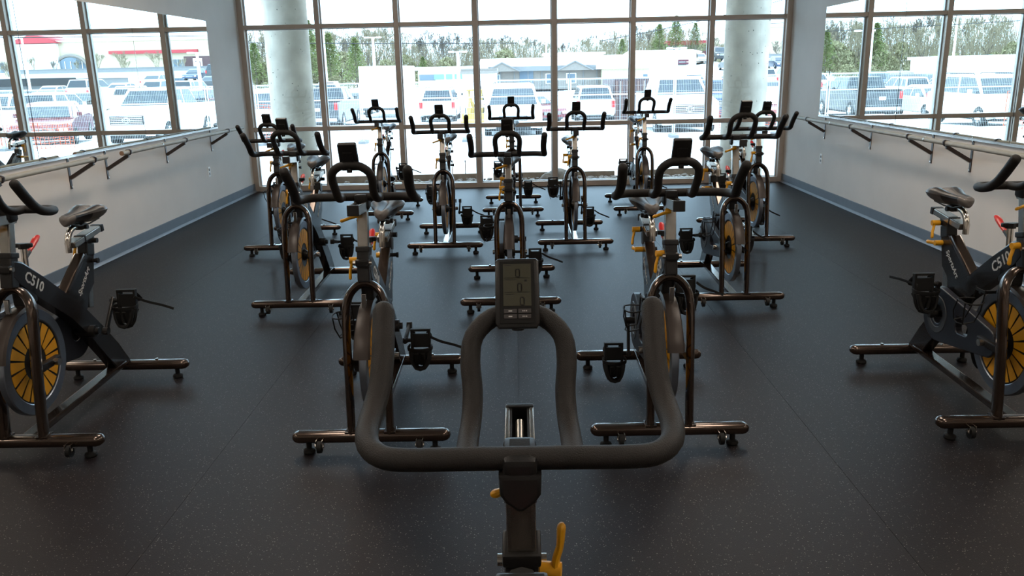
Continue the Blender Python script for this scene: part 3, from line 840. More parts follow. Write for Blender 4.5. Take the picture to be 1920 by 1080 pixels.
def bike(x, yrear, facing, left_deg, hb=0.0, seat=0.0, strap=(0, 1), label='', group='indoor cycling bikes', lever_flip=False, has_cage=True):
    """facing -1: towards the camera (-Y world), +1: away"""
    t = empty('exercise_bike', (x, yrear + facing * UC, 0), 0 if facing > 0 else PI)
    tag(t, label, 'exercise bike', group)
    for (name, me, key, loc, rot, subs) in BIKE_PARTS:
        if name == 'bottle_cage' and not has_cage: continue
        dz = hb if key == 'bars' else (seat if key == 'seat' else 0)
        sl = Vector((0, -0.21 * dz, dz))
        r = rot
        if name == 'post_lever':
            name = 'adjusting_lever'
            if lever_flip: r = (0, 0, PI); 
        if lever_flip and name == 'adjusting_lever' and loc.z > 0.82 and loc.z < 0.85 and key is None: r = (PI, 0, 0)
        o = put(name, me, t, loc + sl, r)
        for (sn, sm, slc) in subs:
            put(sn, sm, o, slc)
    for s in (-1, 1):
        a = math.radians(left_deg + (0 if s < 0 else 180))
        o = put('crank_arm', CRANKM, t, P(AX_U, AX_Z, s * 0.105), (a, 0, 0))
        pd = put('pedal', PEDALM[s], t, P(AX_U + CRANK * math.cos(a), AX_Z + CRANK * math.sin(a), s * 0.112), (math.radians(-84), 0, 0)); pd.scale = (1.15, 1.2, 1.2)
        stp = put('strap_tail', STRAPM[(s, strap[0 if s < 0 else 1])], pd, (0, 0, 0), (math.radians(84), 0, 0))
    return t

g = 'indoor cycling bikes facing the instructor'
BIKES = [
 ('A', -2.17, 4.20, 130, -0.005, 0.0, (0, 1), 'front row exercise bike by the left wall, cut by the left frame edge'),
 ('B', -0.66, 4.20, 352, 0.02, 0.0, (0, 1), 'front row exercise bike just left of the instructor bike'),
 ('C', 0.635, 4.22, 100, 0.01, 0.0, (0, 1), 'front row exercise bike just right of the instructor bike'),
 ('D', 2.14, 4.24, 258, 0.01, 0.0, (0, 2), 'front row exercise bike by the right wall, dark chain guard towards us'),
 ('E', -1.505, 6.31, 192, 0.01, 0.02, (0, 1), 'second row exercise bike on the left, behind the left walkway'),
 ('F', -0.07, 6.28, 322, -0.02, 0.0, (0, 1), 'second row exercise bike in the centre, straight behind the console'),
 ('G', 1.445, 6.30, 12, 0.06, 0.03, (0, 1), 'second row exercise bike on the right, gold flywheel showing'),
 ('H', -2.17, 8.20, 300, -0.05, -0.04, (0, 1), 'third row exercise bike by the left wall, partly behind another bike'),
 ('I', -0.675, 8.16, 328, 0.0, 0.03, (0, 1), 'third row exercise bike left of the centre column of bikes'),
 ('J', 0.505, 8.21, 250, 0.0, -0.03, (0, 1), 'third row exercise bike right of the centre column of bikes'),
 ('K', 2.14, 8.20, 300, -0.03, -0.05, (0, 1), 'third row exercise bike by the right wall in front of the column'),
 ('L', -1.52, 9.93, 54, 0.0, 0.03, (0, 1), 'back row exercise bike on the left, silhouetted against the windows'),
 ('M', -0.07, 10.02, 322, 0.0, 0.03, (0, 1), 'back row exercise bike in the centre, mostly behind a nearer bike'),
 ('N', 1.39, 9.95, 234, 0.04, 0.06, (0, 1), 'back row exercise bike on the right below the white pickup'),
]
for (k, x, yr, ld, hb, se, st_, lab) in BIKES:
    bike(x, yr, -1, ld, hb, se, st_, lab, g, has_cage=True)
bike(-0.006, 1.083 - 0.80, 1, 90, -0.025, -0.05, (0, 1), 'instructor exercise bike in the foreground, console facing the camera', None, lever_flip=True)

# ------------------------------------------------------------------ outside: ground
def lerp(x, pts):
    if x <= pts[0][0]: return pts[0][1]
    for (a, va), (b_, vb) in zip(pts[:-1], pts[1:]):
        if x <= b_: return va + (vb - va) * (x - a) / (b_ - a)
    return pts[-1][1]
def gz(x, y):
    z = lerp(y, [(11, -0.10), (13, -0.10), (22, -0.32), (28, -0.58), (39, -0.95), (60, -1.2), (100, -1.0), (150, -0.6), (200, 0.5), (320, 3.0)])
    k = max(0.0, min(1.0, (x - 6) / 22.0)) if x < 31 else max(0.0, 1 - (x - 31) / 8.0)
    z += k * lerp(y, [(50, 0), (90, 1.6), (150, 4.2), (220, 5.0)])
    return z
ys = [11.64, 12.2, 13, 16, 20, 24, 28, 33, 39, 48, 60, 75, 90, 110, 130, 155, 180, 220, 320]
xs = [-320, -200, -120, -80, -50, -30, -20, -10, -4, 0, 4, 8, 12, 16, 22, 28, 36, 45, 58, 70, 90, 130, 200, 320]
b = MB()
V = [(x, y, gz(x, y)) for y in ys for x in xs]
nx = len(xs)
F = [(j * nx + i, j * nx + i + 1, (j + 1) * nx + i + 1, (j + 1) * nx + i) for j in range(len(ys) - 1) for i in range(nx - 1)]
b.add(V, F)
g_ = struct(b.build('ground', M_asphalt), 'pale concrete car park outside the windows')
b = MB()
V = []; F = []
n = 60
for i in range(n + 1):
    x = -9 + 18 * i / n
    for y, z in ((11.64, -0.06), (12.0, -0.05 + 0.02 * math.sin(i * 1.7)), (12.45, -0.055 + 0.02 * math.sin(i * 2.3 + 1)), (12.9, -0.095)):
        V.append((x, y, z))
for i in range(n):
    for j in range(3): F.append((i * 4 + j, i * 4 + 4 + j, i * 4 + 5 + j, i * 4 + j + 1))
b.add(V, F)
struct(b.build('dirt_strip', M_dirt), 'brown dirt strip along the foot of the windows')
for (xa, xb, ya, yb, lab) in ((-3.0, -0.6, 12.78, 12.85, 'brown wooden form board lying outside the left windows'),
                              (-0.4, 1.5, 12.88, 12.82, 'brown wooden form board lying outside the centre windows'),
                              (1.7, 3.1, 12.8, 13.1, 'brown wooden form board lying outside the right windows')):
    b = MB(); b.beam((xa, ya, -0.03), (xb, yb, -0.03), 0.05, 0.12, bev=0.004)
    tag(b.build('form_board', M_board), lab, 'board')
b = MB()
for i in range(700):
    x = random.choice([random.uniform(-2.2, -0.4), random.uniform(0.0, 1.6), random.uniform(-3.2, 3.2), random.uniform(1.2, 2.6)])
    b.ico((x, random.uniform(11.9, 12.65), -0.035), random.uniform(0.012, 0.045), 1, jitter=0.2, scale=(1, 1, 0.7))
tag(b.build('rubble', M_stone), 'brown rubble stones heaped along the outside of the windows', 'rubble', kind='stuff')
for (x, y, r, lab) in ((0.62, 12.35, 0.17, 'largest brown stone outside the centre windows'), (0.45, 12.3, 0.10, 'smaller brown stone beside the largest stone outside')):
    b = MB(); b.ico((0, 0, 0.06), r, 2, jitter=0.13, scale=(1.2, 0.8, 0.75)); tag(b.build('stone', M_stone, None, (x, y, -0.05)), lab, 'stone')
for (x, lab) in ((-1.02, 'thin survey stake left outside the windows'), (-0.82, 'thin survey stake with dark top outside the windows'), (1.86, 'leaning survey stake outside the right windows')):
    b = MB(); b.box((0, 0, 0.14), (0.012, 0.012, 0.36), bev=0.001); b.box((0, 0, 0.33), (0.016, 0.016, 0.03), mi=1)
    tag(b.build('survey_stake', [M_board, M_signdark], None, (x, 12.6, -0.08)), lab, 'stake')

# concrete columns under the roof slab
for (x, lab) in ((-3.43, 'round concrete column outside the left end of the windows'), (3.44, 'round concrete column outside the right end of the windows')):
    t = empty('concrete_column', (x, 12.72, -0.2)); tag(t, lab, 'column')
    b = MB(); b.lathe([(0.0, 0.0), (0.0, 0.325), (ZC + 0.47, 0.325), (ZC + 0.47, 0.0)], (0, 0, 0), 'z', 48); b.build('shaft', M_concrete, t, sharp=40)
    b = MB()
    for i in range(70):
        a = random.uniform(PI, 2 * PI); z = random.uniform(0.5, 3.4)
        b.ico((0.325 * math.cos(a), 0.325 * math.sin(a), z), random.uniform(0.003, 0.008), 1, scale=(1, 1, 1))
    o = b.build('pits', M_cartrim, t)

# ------------------------------------------------------------------ temporary fence
FY = 24.0; fz0 = -0.42; fh = 1.72
def fence_panel(i, x0):
    W = 3.0
    t = empty('fence_panel', (x0 + W / 2, FY + 0.02 * (i % 2), gz(x0, FY)))
    tag(t, 'galvanised wire mesh fence panel between building and parked cars', 'fence', 'temporary wire fence panels')
    return t
W = 3.0
b = MB()
for sx in (-1, 1): b.tube([(sx * (W / 2 - 0.03), 0, 0.0), (sx * (W / 2 - 0.03), 0, fh)], 0.022, seg=8)
FPOST = b.mesh('post', M_galv)
b = MB(); b.tube([(-W / 2 + 0.03, 0, 0), (W / 2 - 0.03, 0, 0)], 0.018, seg=8); FRAIL = b.mesh('rail', M_galv)
b = MB()
nwire = 60
for k in range(nwire):
    x = -W / 2 + 0.05 + (W - 0.1) * k / (nwire - 1)
    b.box((x, 0, fh / 2 + 0.03), (0.0038, 0.0038, fh - 0.08))
for k in range(10):
    z = 0.1 + (fh - 0.15) * k / 9
    b.box((0, 0.004, z), (W - 0.08, 0.004, 0.004))
FWIRE = b.mesh('wire_mesh', M_galv, 180)
b = MB(); b.box((W / 2, 0, 0.04), (0.22, 0.6, 0.10), bev=0.02); FFOOT = b.mesh('foot_block', M_bgrey)
for i in range(15):
    t = fence_panel(i, -22.5 + W * i)
    o = put('post', FPOST, t); 
    put('rail', FRAIL, t, (0, 0, 0.12)); put('rail', FRAIL, t, (0, 0, 1.25)); put('rail', FRAIL, t, (0, 0, fh - 0.02))
    wm = put('wire_mesh', FWIRE, t); wm['kind'] = 'stuff'
    put('foot_block', FFOOT, t)
# orange netting
def netting(x0, x1, y, z0, z1, lab):
    b = MB(); nxx = int((x1 - x0) / 0.14); nz = max(4, int((z1 - z0) / 0.075))
    def W_(i, j): return Vector((x0 + (x1 - x0) * i / nxx, y + 0.05 * math.sin(i * 0.9), z0 + (z1 - z0) * j / nz + 0.03 * math.sin(i * 0.7 + j * .3)))
    for j in range(nz + 1):
        b.tube([W_(i, j) for i in range(nxx + 1)], 0.022, seg=4, ry=0.008)
    for i in range(nxx + 1):
        b.tube([W_(i, j) for j in range(nz + 1)], 0.022, seg=4, ry=0.008)
    o = b.build('safety_netting', M_orange); tag(o, lab, 'netting', kind='stuff')
netting(-9.6, -6.9, FY + 0.5, -0.38, 0.72, 'orange plastic safety netting behind the left column')
netting(5.8, 9.4, FY + 0.5, -0.38, 0.32, 'orange plastic safety netting in front of the red sedan')

# ------------------------------------------------------------------ vehicles
def tapered(b, poly_lo, poly_hi, z_lo, z_hi, mi=0):
    """polys in (x,y) lists of same length"""
    n = len(poly_lo)
    V = [(p[0], p[1], z_lo) for p in poly_lo] + [(p[0], p[1], z_hi) for p in poly_hi]
    F = [tuple(range(n))[::-1], tuple(range(n, 2 * n))] + [(i, (i + 1) % n, n + (i + 1) % n, n + i) for i in range(n)]
    b.add(V, F, mi)
SPEC = dict(
    # L, W, H, wheel radius, wheel positions, lower profile (y from front 0 -> L, z), cabin (y front base, y front top, y rear top, y rear base, belt z)
    pickup=dict(L=5.8, W=2.0, H=1.90, wr=0.40, wy=(1.0, 4.65), low=[(0.02, 0.45), (0.0, 0.95), (0.10, 1.12), (1.5, 1.28), (1.7, 1.30), (4.0, 1.30), (5.75, 1.30), (5.8, 1.20), (5.8, 0.5)], cab=(1.45, 2.05, 3.75, 4.0, 1.30), bed=True),
    suv=dict(L=4.7, W=1.88, H=1.72, wr=0.36, wy=(0.95, 3.75), low=[(0.03, 0.40), (0.0, 0.80), (0.15, 0.98), (1.15, 1.10), (4.60, 1.12), (4.70, 0.85), (4.68, 0.42)], cab=(1.05, 1.75, 4.25, 4.62, 1.10), bed=False),
    sedan=dict(L=4.7, W=1.80, H=1.45, wr=0.33, wy=(0.95, 3.70), low=[(0.03, 0.35), (0.0, 0.62), (0.15, 0.76), (1.25, 0.92), (3.9, 0.98), (4.62, 0.95), (4.70, 0.65), (4.68, 0.38)], cab=(1.15, 2.00, 3.25, 4.05, 0.95), bed=False),
    minivan=dict(L=4.9, W=1.95, H=1.75, wr=0.35, wy=(0.95, 3.9), low=[(0.03, 0.38), (0.0, 0.75), (0.12, 0.92), (0.95, 1.08), (4.80, 1.10), (4.90, 0.85), (4.88, 0.42)], cab=(0.85, 1.75, 4.45, 4.82, 1.08), bed=False),
)
VEH = {}
def vehicle_meshes(kind):
    S = SPEC[kind]; L, Wd, H = S['L'], S['W'], S['H']; hw = Wd / 2
    parts = []
    # body : stations across the width give the rounded sides
    low = S['low']; zb = min(p[1] for p in low)
    poly = low + [(L - 0.1, 0.30), (S['wy'][1] + S['wr'] + 0.08, 0.28)]
    def arch(yc):
        r = S['wr'] + 0.07
        return [(yc + r * math.cos(a), S['wr'] + r * math.sin(a)) for a in [math.radians(d) for d in (-10, 20, 50, 90, 130, 160, 190)]]
    poly = low + arch(S['wy'][1]) + arch(S['wy'][0])
    b = MB(); b.prism(poly, -hw, hw, plane='x', bev=0.07)
    if S['bed']:
        pass
    parts.append(('body', b, 'paint'))
    # cabin with tumblehome
    yf0, yf1, yr1, yr0, bz = S['cab']
    wlo, whi = hw - 0.07, hw - 0.24
    b = MB()
    roof = [(-whi, yf1), (whi, yf1), (whi, yr1), (-whi, yr1)]
    base = [(-wlo, yf0), (wlo, yf0), (wlo, yr0), (-wlo, yr0)]
    tapered(b, base, roof, bz - 0.03, H - 0.03)
    tapered(b, [(x * 1.0, y) for x, y in roof], [(x * 0.9, y + (0.08 if y == yf1 else -0.08)) for x, y in roof], H - 0.03, H)
    parts.append(('cabin', b, 'paint'))
    # glass panels proud of the cabin
    def quad(p00, p10, p11, p01, name='window', inset=0.07, out=0.012, mat_='glass'):
        p = [Vector(q_) for q_ in (p00, p10, p11, p01)]
        c = sum(p, Vector()) / 4
        nrm = (p[1] - p[0]).cross(p[3] - p[0]).normalized()
        q = []
        for v in p:
            d = c - v; q.append(v + d.normalized() * inset * 1.4)
        mb = MB(); n_ = 4
        V = [v + nrm * out for v in q] + [v - nrm * 0.01 for v in q]
        mb.add(V, [(0, 1, 2, 3), (7, 6, 5, 4)] + [(i, i + 4, (i + 1) % 4 + 4, (i + 1) % 4) for i in range(4)])
        parts.append((name, mb, mat_))
    z0, z1 = bz - 0.02, H - 0.05
    quad((-wlo, yf0, z0), (wlo, yf0, z0), (whi, yf1, z1), (-whi, yf1, z1), 'windscreen')
    quad((wlo, yr0, z0), (-wlo, yr0, z0), (-whi, yr1, z1), (whi, yr1, z1), 'rear_window')
    for s in (-1, 1):
        # side glass split in two or three
        cuts = [0, 0.42, 0.80, 1.0] if kind in ('suv', 'minivan') else [0, 0.52, 1.0]
        for a, c in zip(cuts[:-1], cuts[1:]):
            lo = lambda t: Vector((s * wlo, yf0 + (yr0 - yf0) * t, z0)); hi = lambda t: Vector((s * whi, yf1 + (yr1 - yf1) * t, z1))
            if s < 0: quad(lo(c), lo(a), hi(a), hi(c), 'side_window', 0.05)
            else: quad(lo(a), lo(c), hi(c), hi(a), 'side_window', 0.05)
    for yc in S['wy']:
        for s in (-1, 1):
            b = MB(); x = s * (hw - 0.10)
            b.lathe([(-0.11, 0.0), (-0.11, S['wr'] - 0.03), (-0.08, S['wr']), (0.08, S['wr']), (0.11, S['wr'] - 0.03), (0.11, 0.0)], (x, yc, S['wr']), 'x', 24)
            b.lathe([(s * 0.112, 0.0), (s * 0.118, 0.06), (s * 0.108, S['wr'] * 0.62), (s * 0.10, S['wr'] * 0.66)], (x, yc, S['wr']), 'x', 20, mi=1)
            for k in range(6):
                a = 2 * PI * k / 6
                b.box((x + s * 0.113, yc + S['wr'] * 0.42 * math.cos(a), S['wr'] + S['wr'] * 0.42 * math.sin(a)), (0.012, 0.06, 0.06), mi=2)
            parts.append(('wheel', b, ('tyre', 'hub', 'trim')))
    fz = 0.82 if kind == 'pickup' else (0.62 if kind != 'sedan' else 0.52)
    # grille
    b = MB(); gw, gh = (1.15, 0.30) if kind == 'pickup' else (0.95, 0.16)
    b.box((0, -0.005, fz + 0.05), (gw, 0.05, gh), mi=0, bev=0.02)
    nb = 5 if kind == 'pickup' else 3
    for k in range(nb): b.box((0, -0.032, fz + 0.05 - gh / 2 + gh * (k + .5) / nb), (gw * 0.94, 0.014, gh / nb * 0.42), mi=1)
    if kind == 'pickup':
        b.tube([(0.13 * math.cos(a), -0.05, fz + 0.05 + 0.085 * math.sin(a)) for a in [2 * PI * k / 16 for k in range(17)]], 0.013, seg=6, mi=1, up=(0, 1, 0))
        b.tube([(0.055 * math.cos(a), -0.05, fz + 0.05 + 0.08 * math.sin(a)) for a in [2 * PI * k / 12 for k in range(13)]], 0.011, seg=6, mi=1, up=(0, 1, 0))
        b.tube([(0.12 * math.cos(a), -0.05, fz + 0.09 + 0.03 * math.sin(a)) for a in [2 * PI * k / 12 for k in range(13)]], 0.011, seg=6, mi=1, up=(0, 1, 0))
    parts.append(('grille', b, ('trim', 'hub')))
    for s in (-1, 1):
        b = MB(); b.box((s * (hw - 0.20), 0.02, fz + 0.06), (0.30, 0.08, 0.18 if kind == 'pickup' else 0.13), bev=0.03); parts.append(('headlight', b, 'head'))
        b = MB()
        hz = 0.34 if kind != 'sedan' else 0.16
        b.box((s * (hw - 0.10), L + 0.005 - 0.03, (bz - 0.22)), (0.17, 0.08, hz), bev=0.03); parts.append(('tail_light', b, 'tail'))
        b = MB(); b.box((s * (hw + 0.08), yf0 + 0.45, bz + 0.08), (0.16, 0.10, 0.15), bev=0.03); parts.append(('side_mirror', b, 'paint'))
    b = MB(); b.box((0, 0.0, 0.42), (Wd * 0.92, 0.14, 0.16), bev=0.04); b.box((0, -0.02, 0.34), (Wd * 0.6, 0.12, 0.10), mi=1, bev=0.02); parts.append(('front_bumper', b, ('paint', 'trim')))
    b = MB(); b.box((0, L - 0.0, 0.48), (Wd * 0.92, 0.14, 0.17), bev=0.04); parts.append(('rear_bumper', b, 'hub' if kind == 'pickup' else 'paint'))
    b = MB(); b.box((0, L + 0.02, bz - 0.35), (0.32, 0.02, 0.16), bev=0.005); parts.append(('number_plate', b, 'plate'))
    b = MB(); b.box((0, L / 2, 0.30), (Wd * 0.8, L * 0.86, 0.14)); parts.append(('underbody', b, 'trim'))
    if S['bed']:
        b = MB()
        for s in (-1, 1): b.box((s * (hw - 0.08), 4.9, 1.315), (0.14, 1.75, 0.03), bev=0.008)
        b.box((0, 5.74, 1.315), (Wd - 0.2, 0.08, 0.03), bev=0.008)
        b.box((0, 4.88, 1.303), (Wd - 0.34, 1.6, 0.006), mi=1)
        parts.append(('bed_rail', b, ('trim', 'trim')))
    if kind in ('suv', 'minivan'):
        b = MB()
        for s in (-1, 1): b.tube([(s * (whi - 0.06), yf1 + 0.25, H + 0.0), (s * (whi - 0.06), yf1 + 0.35, H + 0.05), (s * (whi - 0.06), yr1 - 0.35, H + 0.05), (s * (whi - 0.06), yr1 - 0.25, H)], 0.018, seg=6)
        parts.append(('roof_rail', b, 'trim'))
    lut = dict(glass=M_carglass, tyre=M_tyre, hub=M_hub, trim=M_cartrim, head=M_head, tail=M_tail, plate=M_plate)
    out = []
    for nm, b, mk in parts:
        mks = mk if isinstance(mk, tuple) else (mk,)
        out.append((nm, b, mks))
    return out, lut
def vehicle(kind, paint, x, y, heading_front_to_camera, label, name=None, group=None, yaw=0.0, simple=False):
    """x,y: centre of the end nearest the camera"""
    key = (kind, paint)
    if key not in VEH:
        if kind not in VEH: VEH[kind] = vehicle_meshes(kind)
        out, lut = VEH[kind]
        VEH[key] = [(nm, b.mesh(nm, [PAINT[paint] if m == 'paint' else lut[m] for m in mks], 32)) for nm, b, mks in out]
    L = SPEC[kind]['L']
    names = dict(pickup='pickup_truck', suv='sport_utility_car', sedan='sedan_car', minivan='minivan')
    if heading_front_to_camera: loc = (x, y, gz(x, y + L / 2)); rz = yaw
    else: loc = (x, y + L, gz(x, y + L / 2)); rz = PI + yaw
    t = empty(name or names[kind], loc, rz)
    tag(t, label, 'car' if kind != 'pickup' else 'truck', group)
    for nm, me in VEH[key]:
        if simple and nm in ('number_plate', 'side_mirror', 'roof_rail', 'underbody', 'bed_rail'): continue
        put(nm, me, t)
    return t
vehicle('pickup', 'white', 5.75, 27.9, True, 'large white pickup facing the windows with a wide dark grille', yaw=0.0)
vehicle('minivan', 'white', -0.15, 27.8, True, 'white minivan facing the centre windows behind the wire fence')
vehicle('pickup', 'grey', -9.25, 38.3, False, 'dark grey pickup seen from behind with red tail lights')
vehicle('suv', 'white', -4.2, 43.5, False, 'white sport utility car seen from behind beside the yellow loader')
vehicle('suv', 'white', 3.75, 40.0, False, 'white sport utility car seen from behind beside the shipping container')
vehicle('sedan', 'red', 8.45, 27.4, True, 'red sedan facing the windows, half hidden by the right column', yaw=math.radians(-18))
vehicle('pickup', 'white', 13.9, 35, False, 'white pickup seen from behind with tall tail lights, shown in left mirror')
vehicle('pickup', 'white', 17.0, 37, True, 'white pickup with dark grille at the edge of left mirror')
vehicle('pickup', 'blue', 9.0, 38, True, 'blue pickup parked behind the large white pickup')
vehicle('suv', 'white', -9.1, 27.2, True, 'white sport utility car facing the windows, shown in right mirror')
vehicle('sedan', 'white', -12.1, 37.2, True, 'white sedan parked beside the dark grey pickup')
vehicle('sedan', 'red', 1.6, 38.5, True, 'red sedan parked behind the white minivan', yaw=math.radians(30))
vehicle('minivan', 'silver', -15.4, 33, False, 'silver minivan parked far left, shown in right mirror')
# the far car park : rows of small parked cars
kinds = ['sedan', 'suv', 'sedan', 'pickup', 'minivan']
paints = ['white', 'silver', 'white', 'grey', 'black', 'blue', 'white', 'maroon', 'tan']
n = 0
for row, (yy, xa, xb) in enumerate([(56, -34, -9), (66, -34, -14), (80, -38, -16), (58, 12, 30), (70, 14, 36), (84, 16, 32), (100, 20, 33), (118, 22, 35), (136, 30, 38)]):
    x = xa + (row % 3)
    while x < xb:
        if random.random() < 0.82:
            kd = random.choice(kinds); pc = random.choice(paints)
            vehicle(kd, pc, x, yy + random.uniform(-0.3, 0.3), random.random() < 0.5, 'small distant %s %s in the far car park rows' % (pc, dict(pickup='pickup', suv='utility car', sedan='sedan', minivan='minivan')[kd]), 'parked_car', 'distant parked cars', simple=True)
            n += 1
        x += 2.9

# box trailer behind the dark grey pickup
t = empty('box_trailer', (-8.15, 50, gz(-8, 50))); tag(t, 'tall white box trailer with twin rear doors', 'trailer')
b = MB(); b.box((0, 3.5, 1.80), (2.5, 7.0, 2.45), bev=0.04); b.build('box_body', M_bwhite, t)
for s, w in ((-1, 1.0), (1, 1.4)):
    b = MB(); b.box((-0.21 + s * (w / 2 + 0.02) , -0.02, 1.80), (w, 0.04, 2.25), bev=0.01); d = b.build('door', PAINT['white'], t)
    b = MB(); b.cyl((-0.21 + s * 0.15, -0.05, 0.8), (-0.21 + s * 0.15, -0.05, 2.8), 0.015, 8); b.build('lock_rod', M_hub, d)
for s in (-1, 1):
    b = MB(); b.lathe([(-0.12, 0), (-0.12, 0.42), (0.12, 0.42), (0.12, 0)], (s * 1.05, 1.2, 0.42), 'x', 20); b.build('wheel', M_tyre, t)
b = MB(); b.box((0, 0, 0.52), (2.4, 0.1, 0.12)); b.build('bumper', M_cartrim, t)
# shipping container in red-brown at the right of the centre
t = empty('shipping_container', (6.05, 42, gz(6.05, 42) - 0.4)); tag(t, 'brown corrugated shipping container behind the white car', 'container')
b = MB(); b.box((0, 3, 1.25), (2.4, 6, 2.35), bev=0.02); b.build('container_body', M_signdark, t)
b = MB()
for k in range(9): b.box((-1.08 + k * 0.27, -0.01, 1.25), (0.10, 0.05, 2.1))
cp = b.build('corrugation', mat('container_red_brown', (0.16, 0.08, 0.06), 0.7, noise=0.1), t)
b = MB()
for k in range(4): b.cyl((-0.9 + 0.6 * k, -0.06, 0.2), (-0.9 + 0.6 * k, -0.06, 2.3), 0.02, 8)
b.build('lock_rod', M_galv, t)

# yellow loader
t = empty('compact_loader', (-2.1, 41.5, gz(-2, 41.5))); tag(t, 'small yellow loader with a raised arm beside the white car', 'loader'); t.scale = (0.78, 0.78, 0.78)
b = MB(); b.prism([(-0.9, 0.45), (-0.9, 1.0), (-0.3, 1.15), (0.1, 1.1), (1.2, 1.15), (1.35, 0.9), (1.35, 0.45)], -0.5, 0.5, bev=0.05); b.build('chassis', M_yellowmachine, t)
b = MB()
for sx in (-0.42, 0.42):
    for yy in (-0.2, 0.75): b.beam((sx, yy, 1.05), (sx * 0.95, yy + 0.05, 2.05), 0.06, 0.06)
b.box((0, 0.3, 2.08), (1.0, 1.2, 0.08), bev=0.02); b.build('cab_frame', M_yellowmachine, t)
for sx in (-0.62, 0.62):
    for yy, r in ((-0.55, 0.36), (0.85, 0.48)):
        b = MB(); b.lathe([(-0.13, 0), (-0.13, r), (0.13, r), (0.13, 0)], (sx, yy, r), 'x', 20); b.lathe([(-0.14, 0), (-0.14, r * .5), (0.14, r * .5), (0.14, 0)], (sx, yy, r), 'x', 14, mi=1); b.build('wheel', [M_tyre, M_yellowmachine], t)
b = MB(); b.beam((0.0, -0.7, 0.9), (-0.3, -1.1, 1.7), 0.12, 0.16); b.beam((-0.3, -1.1, 1.7), (-0.3, -1.9, 0.7), 0.12, 0.12); b.build('arm', M_yellowmachine, t)
b = MB(); b.prism([(-2.1, 0.1), (-1.4, 0.1), (-1.3, 0.7), (-1.5, 0.7), (-1.65, 0.35), (-2.1, 0.25)], -0.8, 0.8, bev=0.01); b.build('bucket', M_yellowmachine, t)
b = MB(); b.cyl((0.55, 1.0, 1.1), (0.30, 1.2, 2.3), 0.05, 8); b.build('exhaust_pipe', M_cartrim, t)

# ------------------------------------------------------------------ far buildings
def building(name, label, x, y, w, d, h, wallm, roofm, zb=None, fascia=None, fh_=0.5, overh=0.6, windows=(), doors=(), roof_rise=0.0, cat='building'):
    z0 = gz(x, y) - 0.3 if zb is None else zb
    t = empty(name, (x, y, z0)); tag(t, label, cat)
    b = MB(); b.box((0, d / 2, h / 2), (w, d, h)); b.build('wall', wallm, t)
    if roof_rise > 0:
        b = MB(); b.prism([(-overh, h - 0.05), (-overh, h + 0.12), (d * 0.5, h + roof_rise), (d + overh, h + 0.12), (d + overh, h - 0.05)], -w / 2 - overh, w / 2 + overh); b.build('roof', roofm, t)
    else:
        b = MB(); b.box((0, d / 2, h + 0.15), (w + overh, d + overh, 0.35)); b.build('roof', roofm, t)
    if fascia:
        b = MB(); b.box((0, -overh - 0.05, h - fh_ / 2 + 0.1), (w + 2 * overh, 0.12, fh_)); b.build('fascia', fascia, t)
    for (cx, cz, ww, hh) in windows:
        b = MB(); b.box((cx, -0.04, cz), (ww + 0.16, 0.10, hh + 0.16), bev=0.01); f = b.build('window', M_bwhite if wallm is not M_bwhite else M_bgrey, t)
        nn = max(1, int(ww / 1.0))
        for k in range(nn):
            b = MB(); b.box((cx - ww / 2 + ww * (k + .5) / nn, -0.10, cz), (ww / nn - 0.08, 0.03, hh)); b.build('pane', M_bglass, f)
    for (cx, ww, hh) in doors:
        b = MB(); b.box((cx, -0.05, hh / 2), (ww, 0.1, hh)); b.build('door', M_bglass, t)
    return t
# central brown building, gables over the wall
t = building('office_building', 'low taupe building with small gables seen through the centre windows', 2.9, 98, 13.5, 14, 2.55, M_btaupe, M_bwhite, zb=-0.75, fascia=M_bgrey, fh_=0.55, windows=[(-5.4, 1.2, 1.0, 1.0), (1.0, 1.2, 1.0, 1.0), (3.4, 1.2, 1.0, 1.0)], doors=[(-1.8, 1.6, 2.1)], roof_rise=1.1)
for gx in (-4.6, 3.8):
    b = MB(); b.prism([(gx - 2.0, 2.1), (gx, 3.05), (gx + 2.0, 2.1)], -0.95, -0.75, plane='y'); gb = b.build('gable', M_btaupe, t)
    b = MB(); b.beam((gx - 2.1, -1.0, 2.1), (gx, -1.0, 3.12), 0.18, 0.14); b.beam((gx + 2.1, -1.0, 2.1), (gx, -1.0, 3.12), 0.18, 0.14); b.build('gable_trim', M_bgrey, gb)
for k in range(9):
    b = MB(); b.box((-6.4 + 1.6 * k, -0.06, 1.1), (0.12, 0.12, 2.2)); b.build('pilaster', M_bgrey, t)
building('warehouse', 'beige warehouse wall with a bright roof right of the taupe building', 12.4, 96, 5.4, 18, 2.2, M_btan, M_bwhite, zb=-0.75, roof_rise=1.6, windows=[(2.2, 1.0, 0.6, 1.0)])
building('shed', 'small pale shed with a brown eave left of the taupe building', -3.6, 80, 3.2, 5, 2.5, M_bwhite, M_btaupe, zb=-1.1, fascia=M_btaupe, fh_=0.25, overh=0.25)
building('white_house', 'white flat-roofed building seen above the warehouse', 9.0, 132, 9, 10, 4.2, M_bwhite, M_bwhite, zb=-0.6, windows=[(-2, 2.8, 1, 1), (2, 2.8, 1, 1)])
building('white_store', 'wide white store beside the red-roofed one', 21.0, 118, 8, 12, 2.6, M_bwhite, M_bwhite, roof_rise=0.5)
building('restaurant', 'low store with a red roof edge on the rise', 30.5, 150, 7.0, 10, 2.2, M_btaupe, M_bred, fascia=M_bred, fh_=0.5, windows=[(-2, 1.1, 2, 1)])
building('van_depot', 'white building with a green sign above the white car', -7.2, 92, 7.2, 7, 2.3, M_bwhite, M_bwhite, zb=-0.6, windows=[(-2.6, 1.5, 1.6, 0.5)])
